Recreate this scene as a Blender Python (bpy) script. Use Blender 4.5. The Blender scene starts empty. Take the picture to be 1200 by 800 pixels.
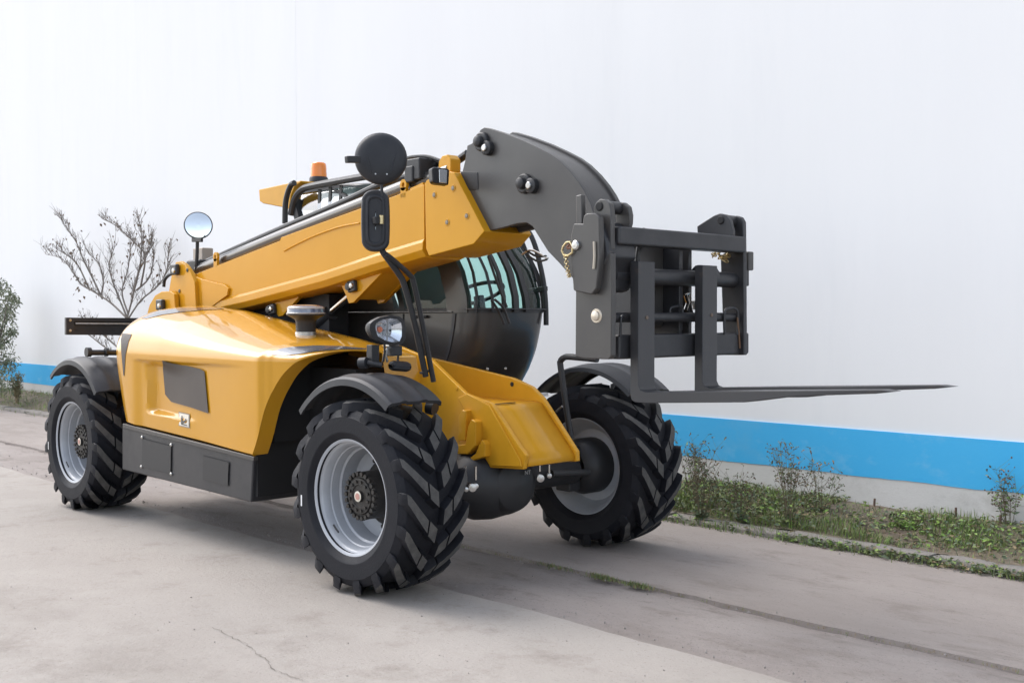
import bpy, bmesh, math, random
from math import sin, cos, pi, radians
from mathutils import Vector, Matrix
from mathutils.bvhtree import BVHTree
random.seed(7)
scene = bpy.context.scene
col = scene.collection

# ------------------------------------------------------------------ camera
W0, H0, FPX = 1200.0, 800.0, 1311.22
CAM = Vector((4.7950, -4.4455, 1.4436))
CR = Vector((0.68813831, 0.72557885, -0.00100361))
CU = Vector((-0.01524226, 0.01583859, 0.99975838))
CF = Vector((-0.72541943, 0.68795674, -0.02195861))
cd = bpy.data.cameras.new('camera'); cam = bpy.data.objects.new('camera', cd); col.objects.link(cam)
cd.sensor_width = 36.0; cd.lens = FPX / W0 * 36.0; cd.clip_end = 2000; cd.clip_start = 0.05
M = Matrix((CR, CU, -CF)).transposed().to_4x4(); M.translation = CAM
cam.matrix_world = M
scene.camera = cam

# ------------------------------------------------------------------ light
SUN_EL, SUN_AZ = radians(48), radians(257)      # azimuth of the sun measured from +Y clockwise
world = bpy.data.worlds.new('World'); scene.world = world; world.use_nodes = True
wn = world.node_tree; wn.nodes.clear()
sky = wn.nodes.new('ShaderNodeTexSky'); sky.sky_type = 'NISHITA'; sky.sun_disc = False
sky.sun_elevation = SUN_EL; sky.sun_rotation = SUN_AZ
sky.air_density = 1.0; sky.dust_density = 2.0; sky.ozone_density = 1.0
hs = wn.nodes.new('ShaderNodeHueSaturation'); hs.inputs['Saturation'].default_value = 0.52
bg = wn.nodes.new('ShaderNodeBackground'); bg.inputs['Strength'].default_value = 0.15
wo = wn.nodes.new('ShaderNodeOutputWorld')
wn.links.new(sky.outputs[0], hs.inputs['Color']); wn.links.new(hs.outputs[0], bg.inputs['Color'])
wn.links.new(bg.outputs[0], wo.inputs['Surface'])
sd = bpy.data.lights.new('sun', 'SUN'); sd.energy = 0.75; sd.angle = radians(42); sd.color = (1.0, 0.975, 0.95)
sun = bpy.data.objects.new('sun', sd); col.objects.link(sun)
sdir = Vector((sin(SUN_AZ) * cos(SUN_EL), cos(SUN_AZ) * cos(SUN_EL), sin(SUN_EL)))
sun.rotation_euler = sdir.to_track_quat('Z', 'Y').to_euler(); sun.location = (0, 0, 12)
vs = scene.view_settings
vs.view_transform = 'Standard'; vs.look = 'None'; vs.exposure = 1.26; vs.gamma = 1.0; vs.use_curve_mapping = False

# ------------------------------------------------------------------ measuring helper
def ray(x, y): return CF + CR * ((x - 600) / FPX) - CU * ((y - 400) / FPX)
def P(x, y, X=None, Y=None, Z=None):
    """the point of the plane X=.., Y=.. or Z=.. that the photograph shows at pixel x, y"""
    d = ray(x, y); k, v = (0, X) if X is not None else (1, Y) if Y is not None else (2, Z)
    return CAM + d * ((v - CAM[k]) / d[k])
def PL(pts, **k): return [P(x, y, **k) for x, y in pts]

# ------------------------------------------------------------------ materials
def mat(name, c, rough=.5, metal=0.0, c2=None, vs=4.0, bump=0.0, bs=80.0, coat=0.0, spec=.5, rvar=0.0, emit=None, vlo=.35, vhi=.65):
    m = bpy.data.materials.new(name); m.use_nodes = True
    nt = m.node_tree; b = nt.nodes['Principled BSDF']
    b.inputs['Base Color'].default_value = (*c, 1); b.inputs['Roughness'].default_value = rough
    b.inputs['Metallic'].default_value = metal; b.inputs['Coat Weight'].default_value = coat
    b.inputs['Coat Roughness'].default_value = .06; b.inputs['Specular IOR Level'].default_value = spec
    tc = nt.nodes.new('ShaderNodeTexCoord')
    if c2 is not None or rvar:
        n = nt.nodes.new('ShaderNodeTexNoise'); n.inputs['Scale'].default_value = vs; n.inputs['Detail'].default_value = 8
        n.inputs['Roughness'].default_value = .65
        nt.links.new(tc.outputs['Object'], n.inputs['Vector'])
        mr = nt.nodes.new('ShaderNodeMapRange'); mr.inputs[1].default_value = vlo; mr.inputs[2].default_value = vhi
        nt.links.new(n.outputs['Fac'], mr.inputs[0])
        if c2 is not None:
            mx = nt.nodes.new('ShaderNodeMix'); mx.data_type = 'RGBA'
            mx.inputs[6].default_value = (*c, 1); mx.inputs[7].default_value = (*c2, 1)
            nt.links.new(mr.outputs[0], mx.inputs[0]); nt.links.new(mx.outputs[2], b.inputs['Base Color'])
        if rvar:
            m2 = nt.nodes.new('ShaderNodeMapRange'); m2.inputs[3].default_value = rough - rvar; m2.inputs[4].default_value = rough + rvar
            nt.links.new(mr.outputs[0], m2.inputs[0]); nt.links.new(m2.outputs[0], b.inputs['Roughness'])
    if bump:
        n2 = nt.nodes.new('ShaderNodeTexNoise'); n2.inputs['Scale'].default_value = bs; n2.inputs['Detail'].default_value = 6
        nt.links.new(tc.outputs['Object'], n2.inputs['Vector'])
        bp = nt.nodes.new('ShaderNodeBump'); bp.inputs['Strength'].default_value = bump; bp.inputs['Distance'].default_value = .01
        nt.links.new(n2.outputs['Fac'], bp.inputs['Height']); nt.links.new(bp.outputs[0], b.inputs['Normal'])
    if emit:
        b.inputs['Emission Color'].default_value = (*emit[:3], 1); b.inputs['Emission Strength'].default_value = emit[3]
    return m

def glass(name, tint, rough=.02, base=.04):
    m = bpy.data.materials.new(name); m.use_nodes = True; nt = m.node_tree; nt.nodes.clear()
    o = nt.nodes.new('ShaderNodeOutputMaterial'); t = nt.nodes.new('ShaderNodeBsdfTransparent'); g = nt.nodes.new('ShaderNodeBsdfGlossy')
    t.inputs['Color'].default_value = (*tint, 1); g.inputs['Roughness'].default_value = rough
    lw = nt.nodes.new('ShaderNodeLayerWeight'); fr = nt.nodes.new('ShaderNodeMath'); fr.operation = 'POWER'; fr.inputs[1].default_value = 4.0
    nt.links.new(lw.outputs['Facing'], fr.inputs[0]); fm = nt.nodes.new('ShaderNodeMath'); fm.operation = 'MULTIPLY_ADD'; fm.inputs[1].default_value = .7; fm.inputs[2].default_value = base
    nt.links.new(fr.outputs[0], fm.inputs[0]); fr = fm
    mx = nt.nodes.new('ShaderNodeMixShader')
    nt.links.new(fr.outputs[0], mx.inputs[0]); nt.links.new(t.outputs[0], mx.inputs[1]); nt.links.new(g.outputs[0], mx.inputs[2])
    nt.links.new(mx.outputs[0], o.inputs['Surface'])
    return m

YEL = mat('yellow_paint', (.62, .300, .014), .40, spec=.06, coat=.35, c2=(.595, .285, .013), vs=2.5, bump=.04, bs=260, rvar=.07)
HOODP = mat('hood_gloss_paint', (.62, .300, .014), .34, spec=.08, coat=1.0, c2=(.595, .285, .013), vs=2.5, bump=.03, bs=260, rvar=.06)
YEL2 = mat('yellow_paint_lightened', (.66, .325, .020), .42, spec=.15, coat=.3, c2=(.61, .30, .018), vs=6, bump=.08, bs=160)  # same yellow paint, lightened to stand in for light missing on the nose
GREY = mat('graphite_paint', (.066, .062, .058), .36, c2=(.056, .052, .050), vs=3, bump=.03, bs=220, rvar=.05)
GREY2 = mat('black_steel_paint', (.036, .036, .039), .42, c2=(.027, .027, .030), vs=5, bump=.05, bs=180, rvar=.06)
CABM = mat('cab_shell_paint', (.042, .038, .035), .30, c2=(.036, .033, .031), vs=2, coat=.15)
BLK = mat('black_plastic', (.022, .022, .024), .50, bump=.06, bs=300)
PLAS = mat('charcoal_plastic', (.036, .037, .041), .48, spec=.3, c2=(.027, .028, .032), vs=6, bump=.05, bs=250)
DARK = mat('dark_underbody', (.010, .010, .011), .7)
MESH = None
RUB = mat('tyre_rubber', (.0095, .0105, .0145), .62, spec=.22, c2=(.018, .018, .022), vs=9, bump=.15, bs=90, rvar=.08)
TREAD = mat('worn_tread_rubber', (.115, .110, .104), .85, spec=.2, c2=(.070, .068, .066), vs=14, bump=.2, bs=120)
RIM = mat('silver_rim_paint', (.40, .415, .445), .33, c2=(.36, .375, .40), vs=7, coat=.15, bump=.04, bs=120)
HUBM = mat('black_hub', (.014, .014, .014), .5, c2=(.030, .024, .019), vs=25, bump=.2, bs=90)
CHROME = mat('chrome_rod', (.55, .53, .50), .18, 1.0)
STEEL = mat('zinc_steel', (.60, .60, .60), .35, 1.0, c2=(.45, .43, .40), vs=30)
BRASS = mat('brass_zinc', (.62, .50, .28), .4, 1.0)
RED = mat('faded_red_print', (.52, .27, .22), .6)
CREAM = mat('cream_sticker', (.72, .66, .55), .5)
ORANGE = mat('amber_lens', (.90, .24, .010), .22, coat=.6)
MIRR = mat('mirror_glass', (.88, .93, .94), .02, 1.0)
LENS = mat('lens_reflector', (.86, .87, .90), .14, .75, c2=(.80, .82, .86), vs=30)
CLEAR = glass('clear_lens', (.93, .95, .97))
CABG = glass('tinted_cab_glass', (.72, .93, .89))
ROOFG = glass('pale_roof_glass', (.84, .90, .88), .08, .30)
INSERT = mat('grey_trim_insert', (.13, .13, .14), .20, coat=.8)
WHITE = mat('white_print', (.75, .75, .75), .5)
HOSE = mat('hose_rubber', (.020, .019, .019), .45)

# ------------------------------------------------------------------ mesh builder
class MB:
    def __init__(s): s.v = []; s.f = []; s.m = []; s.cur = 0
    def add(s, vs, fs):
        k = len(s.v); s.v += [Vector(p) for p in vs]
        for f in fs: s.f.append([i + k for i in f]); s.m.append(s.cur)
        return s
    def prism(s, pts, vec):
        n = len(pts); vec = Vector(vec)
        a = [Vector(p) for p in pts]; b = [p + vec for p in a]
        return s.add(a + b, [list(range(n))[::-1], list(range(n, 2 * n))] + [[i, (i + 1) % n, n + (i + 1) % n, n + i] for i in range(n)])
    def box(s, c, d, rot=None):
        c = Vector(c); R_ = rot or Matrix.Identity(3)
        vs = [c + R_ @ Vector((x * d[0] / 2, y * d[1] / 2, z * d[2] / 2)) for x in (-1, 1) for y in (-1, 1) for z in (-1, 1)]
        return s.add(vs, [[0, 1, 3, 2], [4, 6, 7, 5], [0, 4, 5, 1], [2, 3, 7, 6], [0, 2, 6, 4], [1, 5, 7, 3]])
    def bar(s, a, b, w, h, up=(0, 0, 1)):
        a, b = Vector(a), Vector(b); d = (b - a).normalized(); side = d.cross(Vector(up)).normalized(); u = side.cross(d)
        vs = []
        for p in (a, b):
            for i, j in ((-1, -1), (1, -1), (1, 1), (-1, 1)): vs.append(p + side * (i * w / 2) + u * (j * h / 2))
        return s.add(vs, [[3, 2, 1, 0], [4, 5, 6, 7]] + [[i, (i + 1) % 4, 4 + (i + 1) % 4, 4 + i] for i in range(4)])
    def tube(s, pts, r, n=10, cap=True):
        pts = [Vector(p) for p in pts]; rr = r if isinstance(r, (list, tuple)) else [r] * len(pts)
        base = len(s.v); prev = None
        for i, p in enumerate(pts):
            t = (pts[min(i + 1, len(pts) - 1)] - pts[max(i - 1, 0)])
            if t.length < 1e-9: t = Vector((0, 0, 1))
            t.normalize()
            if prev is None:
                q = t.orthogonal().normalized()
            else:
                q = prev - t * prev.dot(t)
                q = q.normalized() if q.length > 1e-6 else t.orthogonal().normalized()
            prev = q; w = t.cross(q)
            for k in range(n):
                a = 2 * pi * k / n; s.v.append(p + (q * cos(a) + w * sin(a)) * rr[i])
        for i in range(len(pts) - 1):
            for k in range(n):
                s.f.append([base + i * n + k, base + i * n + (k + 1) % n, base + (i + 1) * n + (k + 1) % n, base + (i + 1) * n + k]); s.m.append(s.cur)
        if cap:
            s.f.append([base + k for k in range(n)][::-1]); s.m.append(s.cur)
            e = base + (len(pts) - 1) * n; s.f.append([e + k for k in range(n)]); s.m.append(s.cur)
        return s
    def cyl(s, a, b, r, n=20): return s.tube([a, b], r, n)
    def lathe(s, prof, o, ax, n=40, ref=None):
        """prof: (distance along the axis, radius) pairs"""
        o, ax = Vector(o), Vector(ax).normalized(); q = ax.orthogonal().normalized() if ref is None else Vector(ref); w = ax.cross(q)
        base = len(s.v)
        for a, r in prof:
            for k in range(n):
                t = 2 * pi * k / n; s.v.append(o + ax * a + (q * cos(t) + w * sin(t)) * max(r, 1e-4))
        for i in range(len(prof) - 1):
            for k in range(n):
                s.f.append([base + i * n + k, base + i * n + (k + 1) % n, base + (i + 1) * n + (k + 1) % n, base + (i + 1) * n + k]); s.m.append(s.cur)
        return s
    def grid(s, rows, closed=False):
        base = len(s.v); n = len(rows[0])
        for r in rows: s.v += [Vector(p) for p in r]
        for i in range(len(rows) - 1):
            for k in range(n if closed else n - 1):
                s.f.append([base + i * n + k, base + i * n + (k + 1) % n, base + (i + 1) * n + (k + 1) % n, base + (i + 1) * n + k]); s.m.append(s.cur)
        return s
    def build(s, name, mats, parent=None, origin=None, bev=0, ang=35, recalc=True, solid=0, seg=2, smooth=True):
        if not isinstance(mats, (list, tuple)): mats = [mats]
        if origin is None:
            lo = Vector([min(v[i] for v in s.v) for i in range(3)]); hi = Vector([max(v[i] for v in s.v) for i in range(3)])
            origin = (lo + hi) / 2
            if parent is None: origin.z = lo.z
        origin = Vector(origin)
        me = bpy.data.meshes.new(name)
        me.from_pydata([v - origin for v in s.v], [], s.f)
        for p, k in zip(me.polygons, s.m): p.material_index = k
        if recalc:
            bm = bmesh.new(); bm.from_mesh(me); bmesh.ops.remove_doubles(bm, verts=bm.verts, dist=1e-5)
            bmesh.ops.recalc_face_normals(bm, faces=bm.faces); bm.to_mesh(me); bm.free()
        for m in mats: me.materials.append(m)
        if smooth:
            me.shade_smooth(); me.set_sharp_from_angle(angle=radians(ang))
        o = bpy.data.objects.new(name, me); col.objects.link(o)
        place(o, parent, origin)
        if solid:
            md = o.modifiers.new('solid', 'SOLIDIFY'); md.thickness = abs(solid); md.offset = 1 if solid > 0 else -1
        if bev:
            md = o.modifiers.new('bevel', 'BEVEL'); md.width = bev; md.segments = seg; md.limit_method = 'ANGLE'; md.angle_limit = radians(35); md.harden_normals = True
        return o
WO = {}
def place(o, parent, origin):
    WO[o.name] = Vector(origin)
    if parent is not None:
        o.parent = parent; o.location = Vector(origin) - WO[parent.name]
    else: o.location = origin
def tag(o, label=None, cat=None, group=None, kind=None):
    for k, v in (('label', label), ('category', cat), ('group', group), ('kind', kind)):
        if v: o[k] = v
    return o
def empty(name, loc):
    o = bpy.data.objects.new(name, None); col.objects.link(o); o.empty_display_size = .3; place(o, None, Vector(loc)); return o
def instance(o, name, parent, at_, rot=None, scale=None):
    c = o.copy(); col.objects.link(c); c.parent = None; place(c, parent, at_)
    if rot is not None: c.rotation_euler = rot
    if scale is not None: c.scale = scale
    return c
def lerp(x, tab):
    if x <= tab[0][0]: return tab[0][1]
    for (a, b), (c, d) in zip(tab, tab[1:]):
        if x <= c: return b + (d - b) * (x - a) / (c - a)
    return tab[-1][1]
def sstep(a, b, x):
    t = min(1, max(0, (x - a) / (b - a))); return t * t * (3 - 2 * t)
def spline(pts, n=8):
    pts = [Vector(p) for p in pts]; out = []
    for i in range(len(pts) - 1):
        p0 = pts[max(i - 1, 0)]; p1 = pts[i]; p2 = pts[i + 1]; p3 = pts[min(i + 2, len(pts) - 1)]
        for k in range(n):
            t = k / n
            out.append(.5 * ((2 * p1) + (p2 - p0) * t + (2 * p0 - 5 * p1 + 4 * p2 - p3) * t * t + (3 * p1 - p0 - 3 * p2 + p3) * t ** 3))
    out.append(pts[-1]); return out

# =================================================================== SETTING
WALL_Y, WALL_TOP = 2.645, 6.96
def concrete(name, c1, c2, c3, streak=(1, 1, 1), bump=.25, speck=.5):
    m = bpy.data.materials.new(name); m.use_nodes = True; nt = m.node_tree; b = nt.nodes['Principled BSDF']
    b.inputs['Roughness'].default_value = .85; b.inputs['Specular IOR Level'].default_value = .25
    tc = nt.nodes.new('ShaderNodeTexCoord'); mp = nt.nodes.new('ShaderNodeMapping'); mp.inputs['Scale'].default_value = streak
    nt.links.new(tc.outputs['Object'], mp.inputs['Vector'])
    def noise(sc, det, rough=.6, vec=mp):
        n = nt.nodes.new('ShaderNodeTexNoise'); n.inputs['Scale'].default_value = sc; n.inputs['Detail'].default_value = det; n.inputs['Roughness'].default_value = rough
        nt.links.new(vec.outputs[0] if vec is mp else vec.outputs['Object'], n.inputs['Vector']); return n
    def rng(n, lo, hi):
        r = nt.nodes.new('ShaderNodeMapRange'); r.inputs[1].default_value = lo; r.inputs[2].default_value = hi
        nt.links.new(n.outputs['Fac'], r.inputs[0]); return r
    def mix(fac, a, bb):
        x = nt.nodes.new('ShaderNodeMix'); x.data_type = 'RGBA'
        nt.links.new(fac.outputs[0], x.inputs[0])
        for i, q in ((6, a), (7, bb)):
            if isinstance(q, tuple): x.inputs[i].default_value = (*q, 1)
            else: nt.links.new(q.outputs[2], x.inputs[i])
        return x
    a = mix(rng(noise(.9, 9, .68), .38, .62), c1, c2)
    a = mix(rng(noise(3.1, 10, .75), .53, .75), a, c3)
    a = mix(rng(noise(.42, 12, .72), .56, .80), a, tuple(q * (.96 if c1[0] > .7 else .86) for q in c3))
    sp = rng(noise(70, 3, .7, tc), .60, .80)
    mu = nt.nodes.new('ShaderNodeMath'); mu.operation = 'MULTIPLY'; mu.inputs[1].default_value = speck
    nt.links.new(sp.outputs[0], mu.inputs[0])
    a = mix(mu, a, tuple(q * .55 for q in c3))
    nt.links.new(a.outputs[2], b.inputs['Base Color'])
    bp = nt.nodes.new('ShaderNodeBump'); bp.inputs['Strength'].default_value = bump; bp.inputs['Distance'].default_value = .01
    nt.links.new(noise(45, 9, .7, tc).outputs['Fac'], bp.inputs['Height']); nt.links.new(bp.outputs[0], b.inputs['Normal'])
    return m
SLAB = concrete('slab_concrete', (.345, .310, .276), (.392, .356, .320), (.262, .228, .197), bump=.5, speck=.8)
SLAB2 = concrete('far_slab_concrete', (.283, .245, .220), (.335, .293, .265), (.190, .158, .137), streak=(.55, 1.5, 1), bump=.5, speck=.85)
STRIP = concrete('patched_concrete', (.280, .243, .220), (.340, .300, .275), (.155, .128, .110), streak=(.7, 1.4, 1), bump=.8, speck=1.0)
KERB = concrete('kerb_concrete', (.22, .20, .18), (.27, .245, .22), (.13, .115, .10), bump=.6, speck=.8)
SOIL = concrete('verge_soil', (.185, .145, .110), (.140, .130, .080), (.25, .20, .16), bump=.9, speck=.8)
PLINTH = concrete('plinth_render', (.60, .585, .56), (.65, .64, .62), (.50, .485, .46), bump=.25, speck=.25)
WHITEW = concrete('white_wall_paint', (.80, .80, .80), (.815, .815, .815), (.785, .787, .790), streak=(1.3, 1, .16), bump=.05, speck=.03)
BLUEW = concrete('blue_wall_paint', (.058, .430, .790), (.072, .450, .800), (.185, .520, .805), streak=(.8, 1, 1.2), bump=.12, speck=.10)
CRACK = mat('crack_dirt', (.17, .145, .125), .9)

def jit(a): return random.uniform(-a, a)
b = MB(); N = 64
b.add([(300 * cos(2 * pi * i / N), 300 * sin(2 * pi * i / N), -.07) for i in range(N)], [list(range(N))])
tag(b.build('ground', SOIL, smooth=False), kind='structure')
def edge(y, x0, x1, step, j):
    pts = []; x = x0; v = 0
    while x < x1:
        v = .8 * v + jit(j) * .6; pts.append((x, y + v)); x += step * random.uniform(.6, 1.4)
    pts.append((x1, y)); return pts
e1 = [(-160, -.62)] + edge(-.62, -46, 12, .10, .014)
b = MB(); b.prism([(x, y, 0) for x, y in e1] + [(12, -120, 0), (-160, -120, 0)], (0, 0, -.08))
tag(b.build('road', SLAB, smooth=False), kind='structure')
e2 = edge(.205, -46, 12, .09, .016); e3 = edge(1.80, -46, 12, .15, .03)
b = MB(); b.prism([(x, y, 0) for x, y in e2] + [(x, y, 0) for x, y in e3[::-1]], (0, 0, -.08))
tag(b.build('far_road_slab', SLAB2, smooth=False), kind='structure')
from mathutils import noise as mnoise
rows = []
xs = [-46 + 2 * i for i in range(17)] + [-12 + .12 * i for i in range(135)] + [4.5 + .8 * i for i in range(10)]
for k in range(25):
    y = -.72 + 1.04 * k / 24
    rows.append([(x, y, -.014 + .011 * mnoise.noise(Vector((x * 2.2, y * 5, 0))) + .006 * mnoise.noise(Vector((x * 9, y * 14, 3)))
                 - .016 * math.exp(-((y - .16) / .07) ** 2) - .010 * math.exp(-((y + .60) / .06) ** 2)) for x in xs])
b = MB().grid(rows); tag(b.build('worn_road_strip', STRIP, ang=180), kind='structure')
# kerb of separate stones
b = MB().box((-13, 1.875, -.03), (58, .15, .06)); kerb = tag(b.build('kerb', SOIL), kind='structure')
x = -16.0; k = 0
while x < 4.2:
    L = random.uniform(.82, 1.0)
    bb = MB(); c = Vector((x + L / 2, 1.875 + jit(.012), -.004 + jit(.012)))
    n = 8
    rws = []
    for i in range(n + 1):
        xx = -L / 2 + .006 + (L - .012) * i / n
        z1, z2, y1 = .05 + jit(.004), .05 + jit(.004), jit(.005)
        y1 *= .6; rws.append([(xx, -.072 + y1, -.06), (xx, -.072 + y1, z1 - .012), (xx, -.060 + y1, z1), (xx, .062, z2), (xx, .072, z2 - .012), (xx, .072, -.06)])
    bb.grid([[c + Vector(p) for p in r] for r in rws], closed=True)
    bb.add([c + Vector(p) for p in rws[0]], [[5, 4, 3, 2, 1, 0]]); bb.add([c + Vector(p) for p in rws[-1]], [[0, 1, 2, 3, 4, 5]])
    o = bb.build('kerb_stone', KERB, kerb, ang=50); o.rotation_euler = (jit(.05), jit(.010), jit(.010))
    x += L + .012
# verge
def verge_z(x, y):
    t = sstep(1.90, 2.5, y)
    return .035 + .115 * t + .020 * mnoise.noise(Vector((x * 1.7, y * 2.5, 1))) + .012 * mnoise.noise(Vector((x * 7, y * 7, 5))) + .04 * sstep(-8, -12, x) * t
xs = [-46 + 2 * i for i in range(15)] + [-16 + .1 * i for i in range(205)] + [4.6 + .8 * i for i in range(10)]
rows = [[(x, y, verge_z(x, y)) for x in xs] for y in [1.93 + .72 * i / 14 for i in range(15)]]
tag(MB().grid(rows).build('verge', SOIL, ang=180), kind='structure')

# the factory wall
wall = empty('factory_wall', (-15, WALL_Y, 0))
tag(wall, 'tall white painted factory wall with a blue band along its foot', 'wall')
JX = -6.282
for a, c in ((-46, JX - .0015), (JX + .0015, 12)):
    MB().box(((a + c) / 2, WALL_Y + .15, WALL_TOP / 2 - .1), (c - a, .30, WALL_TOP + .2)).build('wall_panel', WHITEW, wall, smooth=False)
MB().box((-17, WALL_Y + .17, WALL_TOP / 2 - .15), (57.9, .2, WALL_TOP)).build('wall_core', WHITEW, wall, smooth=False)
def band(zlo, zhi, proud, jlo, name, m):
    pts = []; x = -46; v = 0
    while x < 12:
        v = .8 * v + jit(jlo); pts.append((x, WALL_Y - proud, zlo + v)); x += random.uniform(.03, .09) if -1 < x < 3 else random.uniform(.3, .6)
    b = MB(); b.prism(pts + [(12, WALL_Y - proud, zhi), (-46, WALL_Y - proud, zhi)], (0, proud + .01, 0)); b.build(name, m, wall, smooth=False)
band(-.25, .345, .006, 0, 'concrete_plinth', PLINTH)
band(.338, .660, .010, .0035, 'blue_band', BLUEW)

# cracks, chips and stones
def ribbon(b, pts, w, z=.0035):
    pts = [Vector(p) for p in pts]; out = []
    for i in range(len(pts) - 1):
        for k in range(6):
            t = k / 6; p = pts[i].lerp(pts[i + 1], t); out.append(p + Vector((jit(.012), jit(.008), 0)))
    vs = []
    for i, p in enumerate(out):
        ww = w * random.uniform(.2, 1.2); vs += [(p.x, p.y - ww, z), (p.x, p.y + ww, z)]
    b.add(vs, [[2 * i, 2 * i + 2, 2 * i + 3, 2 * i + 1] for i in range(len(out) - 1)])
b = MB(); ribbon(b, PL([(250, 735), (272, 747), (286, 753), (300, 765), (312, 773), (320, 785), (340, 792), (358, 800)], Z=0), .0022)
tag(b.build('road_crack', CRACK, smooth=False), kind='structure')
STONE = mat('loose_stone', (.36, .33, .305), .9, c2=(.22, .195, .175), vs=40)
b = MB()
def pebble(b, c, r):
    vs = []
    for d in ((1, 0, 0), (-1, 0, 0), (0, 1, 0), (0, -1, 0), (0, 0, 1), (0, 0, -1)):
        vs.append(Vector(c) + Vector(d) * r * random.uniform(.6, 1.2))
    b.add(vs, [[0, 2, 4], [2, 1, 4], [1, 3, 4], [3, 0, 4], [2, 0, 5], [1, 2, 5], [3, 1, 5], [0, 3, 5]])
for i in range(1700):
    x = random.uniform(-9, 3.2); q = random.random()
    y = -.57 + abs(random.gauss(0, .06)) if q < .42 else .17 + random.gauss(0, .05) if q < .72 else random.uniform(-.55, .2) if q < .82 else 1.77 - abs(random.gauss(0, .06))
    pebble(b, (x, y, -.004 if y < .2 else .004), random.choice((.0015, .002, .002, .003, .003, .004, .007)))
for i in range(160):
    p = P(random.uniform(0, 1100), random.uniform(600, 800), Z=0)
    if p.y < -.7: pebble(b, (p.x, p.y, .002), random.choice((.002, .003, .004, .005)))
tag(b.build('loose_stones', STONE, smooth=False), kind='stuff')

# ------------------------------------------------------------------- plants
GR1 = mat('grass_green', (.165, .235, .062), .7, c2=(.22, .25, .095), vs=3)
GR2 = mat('grass_dry', (.30, .235, .125), .8, c2=(.20, .145, .085), vs=3)
GR3 = mat('weed_leaf_dark', (.105, .145, .075), .6, c2=(.155, .185, .105), vs=5)
GR4 = mat('weed_leaf_fresh', (.25, .38, .070), .6, c2=(.17, .29, .06), vs=5)
SEED = mat('dry_seed_head', (.085, .060, .045), .8, c2=(.14, .09, .06), vs=20)
STEMM = mat('weed_stem', (.16, .15, .085), .8, c2=(.14, .10, .07), vs=6)
BARK = mat('shrub_bark', (.145, .122, .104), .85, c2=(.215, .188, .165), vs=9)
def blade(b, p, h, w, lean):
    a = random.uniform(0, 2 * pi); d = Vector((cos(a), sin(a), 0)); s = Vector((-d.y, d.x, 0)) * w
    p = Vector(p); m = p + d * lean * .4 + Vector((0, 0, h * .6)); t = p + d * lean + Vector((0, 0, h))
    b.add([p - s, p + s, m - s * .7, m + s * .7, t], [[0, 1, 3, 2], [2, 3, 4]])
def leaf(b, p, L, w, dirv):
    d = Vector(dirv).normalized(); s = d.cross(Vector((jit(1), jit(1), 1.2))).normalized() * w; n = s.cross(d).normalized() * L * .15
    p = Vector(p); b.add([p, p + d * L * .45 + s + n, p + d * L, p + d * L * .45 - s + n], [[0, 1, 2, 3]])
b = MB()
def patch(x, y): return mnoise.noise(Vector((x * 1.6, y * 2.4, 9)))
for i in range(24500):
    x = random.uniform(-.6, 3.0) if i < 12500 or i >= 19000 else random.uniform(-15.5, -8) if i < 15000 else random.uniform(-8, -.6); y = random.uniform(1.95, 2.62) if random.random() < .93 else random.gauss(1.79, .035)
    pt = patch(x, y)
    if y > 1.9 and pt < -.03 and random.random() < .8 and x > .75: continue
    if y > 2.46 and x > .8 and random.random() < .8: continue
    b.cur = random.choices((0, 1, 2, 3), (6, 1.3 if pt > -.1 else 3, 1.6, 3.0 if pt > .1 else 1.0))[0]
    h = random.uniform(.012, .055) * (1.0 + 1.3 * max(pt, 0)); z = verge_z(x, y) - .005 if y > 1.93 else .0
    if x < -8: h *= 1.6
    blade(b, (x, y, z), h, random.uniform(.0015, .0035), random.uniform(.0, .05))
for i in range(11500):
    x = random.uniform(-.6, 3.0) if i < 7500 else random.uniform(-15.5, -8) if i < 9000 else random.uniform(-8, -.6); y = random.uniform(1.93, 2.60) if random.random() < .72 else random.gauss(1.785, .030)
    if y < 1.9 and x < .75 and random.random() < .85: continue
    pt = patch(x + 3, y)
    if y > 1.9 and pt < .0 and random.random() < .75: continue
    if y > 2.46 and x > .8 and random.random() < .8: continue
    b.cur = random.choices((0, 2, 3, 1), (3, 4, 2.2 if pt > .15 else .5, 1.2))[0]
    z = (verge_z(x, y) if y > 1.93 else .0) + random.uniform(.0, .045)
    a = random.uniform(0, 2 * pi); L = random.uniform(.014, .044)
    leaf(b, (x, y, z), L, L * .30, (cos(a), sin(a), random.uniform(-.1, .6)))
tag(b.build('grass', [GR1, GR2, GR3, GR4], recalc=False, smooth=False), kind='stuff')
# moss and grass in the slab joint
b = MB()
for i in range(900):
    t = random.random(); q = random.random()
    c = P(690 + 14 * random.gauss(0, 1), 682 + 3 * jit(1), Z=-.01) if q < .45 else P(735 + 13 * random.gauss(0, 1), 690 + 3.5 * jit(1), Z=-.01) if q < .85 else P(640 + 20 * random.gauss(0, 1), 668, Z=-.01)
    c.y = .195 - abs(random.gauss(0, .025))
    b.cur = random.choices((0, 1, 2), (4, 2, 2))[0]; blade(b, c, random.uniform(.008, .03), .0018, random.uniform(0, .03))
for i in range(500):
    x = random.uniform(-1.5, 3.2); b.cur = random.choices((0, 1), (1, 2))[0]
    blade(b, (x, .185 + random.gauss(0, .012), -.012), random.uniform(.006, .018), .0015, random.uniform(0, .02))
tag(b.build('joint_grass', [GR1, GR2, GR3], recalc=False, smooth=False), kind='stuff')

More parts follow.
